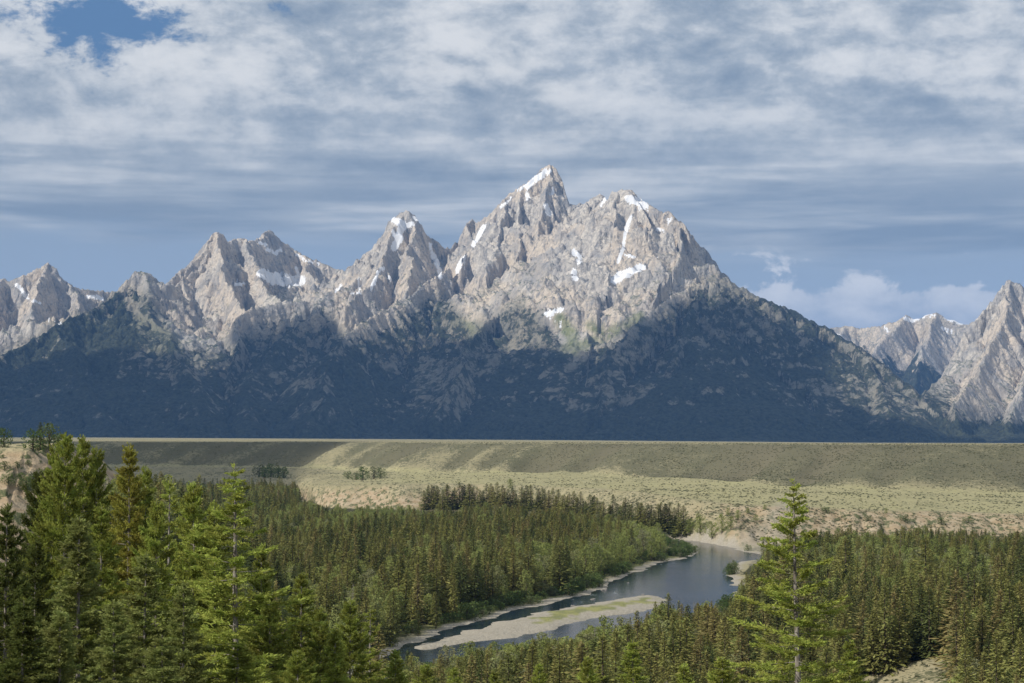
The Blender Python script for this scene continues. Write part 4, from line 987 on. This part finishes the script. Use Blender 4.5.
# ================================================================== HAZE
def haze():
    m = NT('haze'); o = m.n('ShaderNodeOutputMaterial')
    v = m.n('ShaderNodeVolumePrincipled', {'Color': (.22, .48, 1.0, 1), 'Density': 2.1e-5, 'Anisotropy': 0.0})
    m.t.links.new(v.outputs[0], o.inputs['Volume'])
    x, y0, y1, z0, z1 = 44000, -2000, 43500, -75, 2150
    V = [(sx*x, y, z) for z in (z0, z1) for sx, y in ((-1, y0), (1, y0), (1, y1), (-1, y1))]
    me = mesh_np('haze', V, [(3, 2, 1, 0), (4, 5, 6, 7), (0, 1, 5, 4), (1, 2, 6, 5), (2, 3, 7, 6), (3, 0, 4, 7)], [m.m])
    tag(link(bpy.data.objects.new('haze', me)), kind='stuff', label='thin blue haze in the air of the valley')
haze()

# ================================================================== SKY
def world():
    w = NT('World', world=True); scn.world = w.m
    sky = w.n('ShaderNodeTexSky'); sky.sky_type = 'NISHITA'; sky.sun_disc = False; sky.sun_elevation = SUN_EL
    sky.sun_rotation = math.atan2(SUND[0], SUND[1]); sky.altitude = 2000; sky.air_density = 1.0; sky.dust_density = .6
    blue = w.mix(1.0, sky.outputs[0], (.088, .088, .088), 'MULTIPLY')
    g = w.n('ShaderNodeTexCoord').outputs['Generated']; s = w.n('ShaderNodeSeparateXYZ', {0: g}).outputs
    zc = w.math('MAXIMUM', s[2], 0.0)
    den = w.math('ADD', zc, .035)
    u = w.math('DIVIDE', s[0], den); v = w.math('DIVIDE', s[1], den)
    vec = w.n('ShaderNodeCombineXYZ', {0: u, 1: v, 2: 0.0}).outputs[0]
    az = w.math('ARCTAN2', s[0], s[1])
    AE = lambda kx, kz: w.n('ShaderNodeCombineXYZ', {0: w.math('MULTIPLY', az, kx), 1: w.math('MULTIPLY', s[2], kz), 2: 0.0}).outputs[0]
    # lumpy altocumulus high up, long smooth bars lower down
    big = w.noise(AE(4.5, 17), 1.0, 4, .55, .5)
    lump = w.noise(AE(15, 33), 1.0, 8, .6, .22)
    puff = w.noise(AE(40, 66), 1.0, 6, .64, .15)
    bars = w.noise(AE(7, 62), 1.0, 5, .5, .35)
    bars2 = w.noise(AE(16, 190), 1.0, 4, .5, .3)
    hi = w.ss(s[2], .10, .19)                        # 0 low, 1 high
    tex = w.math('ADD', w.math('ADD', w.math('MULTIPLY', lump, .42), w.math('MULTIPLY', puff, .28)), w.math('MULTIPLY', big, .32))
    low = w.math('ADD', w.math('MULTIPLY', bars, .72), w.math('MULTIPLY', bars2, .28))
    t = w.math('ADD', w.math('MULTIPLY', w.ss(tex, .37, .61), hi), w.math('MULTIPLY', w.math('MULTIPLY', w.ss(low, .36, .70), w.ss(s[2], .06, .16, .5, 1.0)), w.math('SUBTRACT', 1.0, hi)))
    cc = w.n('ShaderNodeValToRGB', {0: t}).outputs[0]; r = cc.node.color_ramp
    r.elements[0].position = 0; r.elements[0].color = (.235, .30, .385, 1); r.elements[1].position = 1; r.elements[1].color = (.74, .75, .755, 1)
    e = r.elements.new(.5); e.color = (.425, .475, .53, 1)
    # where the deck is open
    gapn = w.noise(AE(9, 60), 1.0, 4, .55)
    base = w.math('ADD', .093, w.math('MULTIPLY', w.math('SUBTRACT', gapn, .5), .035))
    base = w.math('ADD', base, w.math('MULTIPLY', w.ss(az, -.10, .12), -.012))
    opn = w.ss(s[2], base, w.math('ADD', base, .020))              # 0 beneath the deck edge
    # torn opening at the upper left
    dx = w.math('DIVIDE', w.math('ADD', az, .212), .046); dz = w.math('DIVIDE', w.math('SUBTRACT', s[2], .214), .021)
    rr_ = w.math('SQRT', w.math('ADD', w.math('MULTIPLY', dx, dx), w.math('MULTIPLY', dz, dz)))
    tear = w.ss(w.math('ADD', rr_, w.math('MULTIPLY', w.math('SUBTRACT', w.math('ADD', w.math('MULTIPLY', lump, .5), w.math('MULTIPLY', puff, .5)), .5), 8.5)), .45, 1.25)
    gen = w.ss(w.math('ADD', big, w.math('MULTIPLY', lump, .3)), .42, .50)
    gen = w.math('MAXIMUM', gen, w.ss(s[1], .35, .8))
    cov = w.math('MULTIPLY', w.math('MULTIPLY', opn, tear), gen)
    cov = w.math('MULTIPLY', cov, .97)
    # pale blue haze band and low cumulus near the horizon
    lowsky = w.mix(w.ss(s[2], .0, .16), (.43, .50, .58), (.26, .35, .47))
    skyc = w.mix(w.ss(s[2], .11, .20), lowsky, w.mix(w.ss(s[2], .3, .6), (.11, .21, .38), blue))
    cun = w.noise(AE(26, 46), 1.0, 6, .6, .4)
    cmask = w.math('MULTIPLY', w.ss(w.math('ADD', cun, w.math('MULTIPLY', w.ss(s[2], .058, .088), -.42)), .14, .24), w.ss(az, .05, .11))
    skyc = w.mix(w.math('MULTIPLY', cmask, .9), skyc, w.mix(w.ss(w.math('ADD', w.math('MULTIPLY', cun, .5), w.math('MULTIPLY', s[2], 5)), .42, .72), (.40, .46, .55), (.76, .77, .79)))
    fin = w.mix(cov, skyc, cc)
    below = w.ss(s[2], -.05, 0.0); fin = w.mix(below, (.12, .13, .12), fin)
    bg = w.n('ShaderNodeBackground', {'Color': fin, 'Strength': 1.0}).outputs[0]
    o = w.n('ShaderNodeOutputWorld'); w.t.links.new(bg, o.inputs[0])
world()

sl = bpy.data.lights.new('sun', 'SUN'); sl.energy = 4.25; sl.angle = math.radians(.55); sl.color = (1, .94, .84)
so = bpy.data.objects.new('sun', sl); so.rotation_euler = Vector(SUND).to_track_quat('Z', 'Y').to_euler(); col.objects.link(so)
cam = bpy.data.cameras.new('camera'); cam.sensor_width = 36; cam.lens = F/1024*36; cam.clip_start = .5; cam.clip_end = 90000
co = bpy.data.objects.new('camera', cam); co.rotation_euler = (math.pi/2+PITCH, 0, 0); col.objects.link(co); scn.camera = co
scn.view_settings.view_transform = 'Standard'; scn.view_settings.look = 'None'; scn.view_settings.gamma = 1; scn.view_settings.exposure = 0.12
scn.render.engine = 'CYCLES'
scn.cycles.volume_bounces = 0; scn.cycles.transparent_max_bounces = 16; scn.cycles.max_bounces = 5
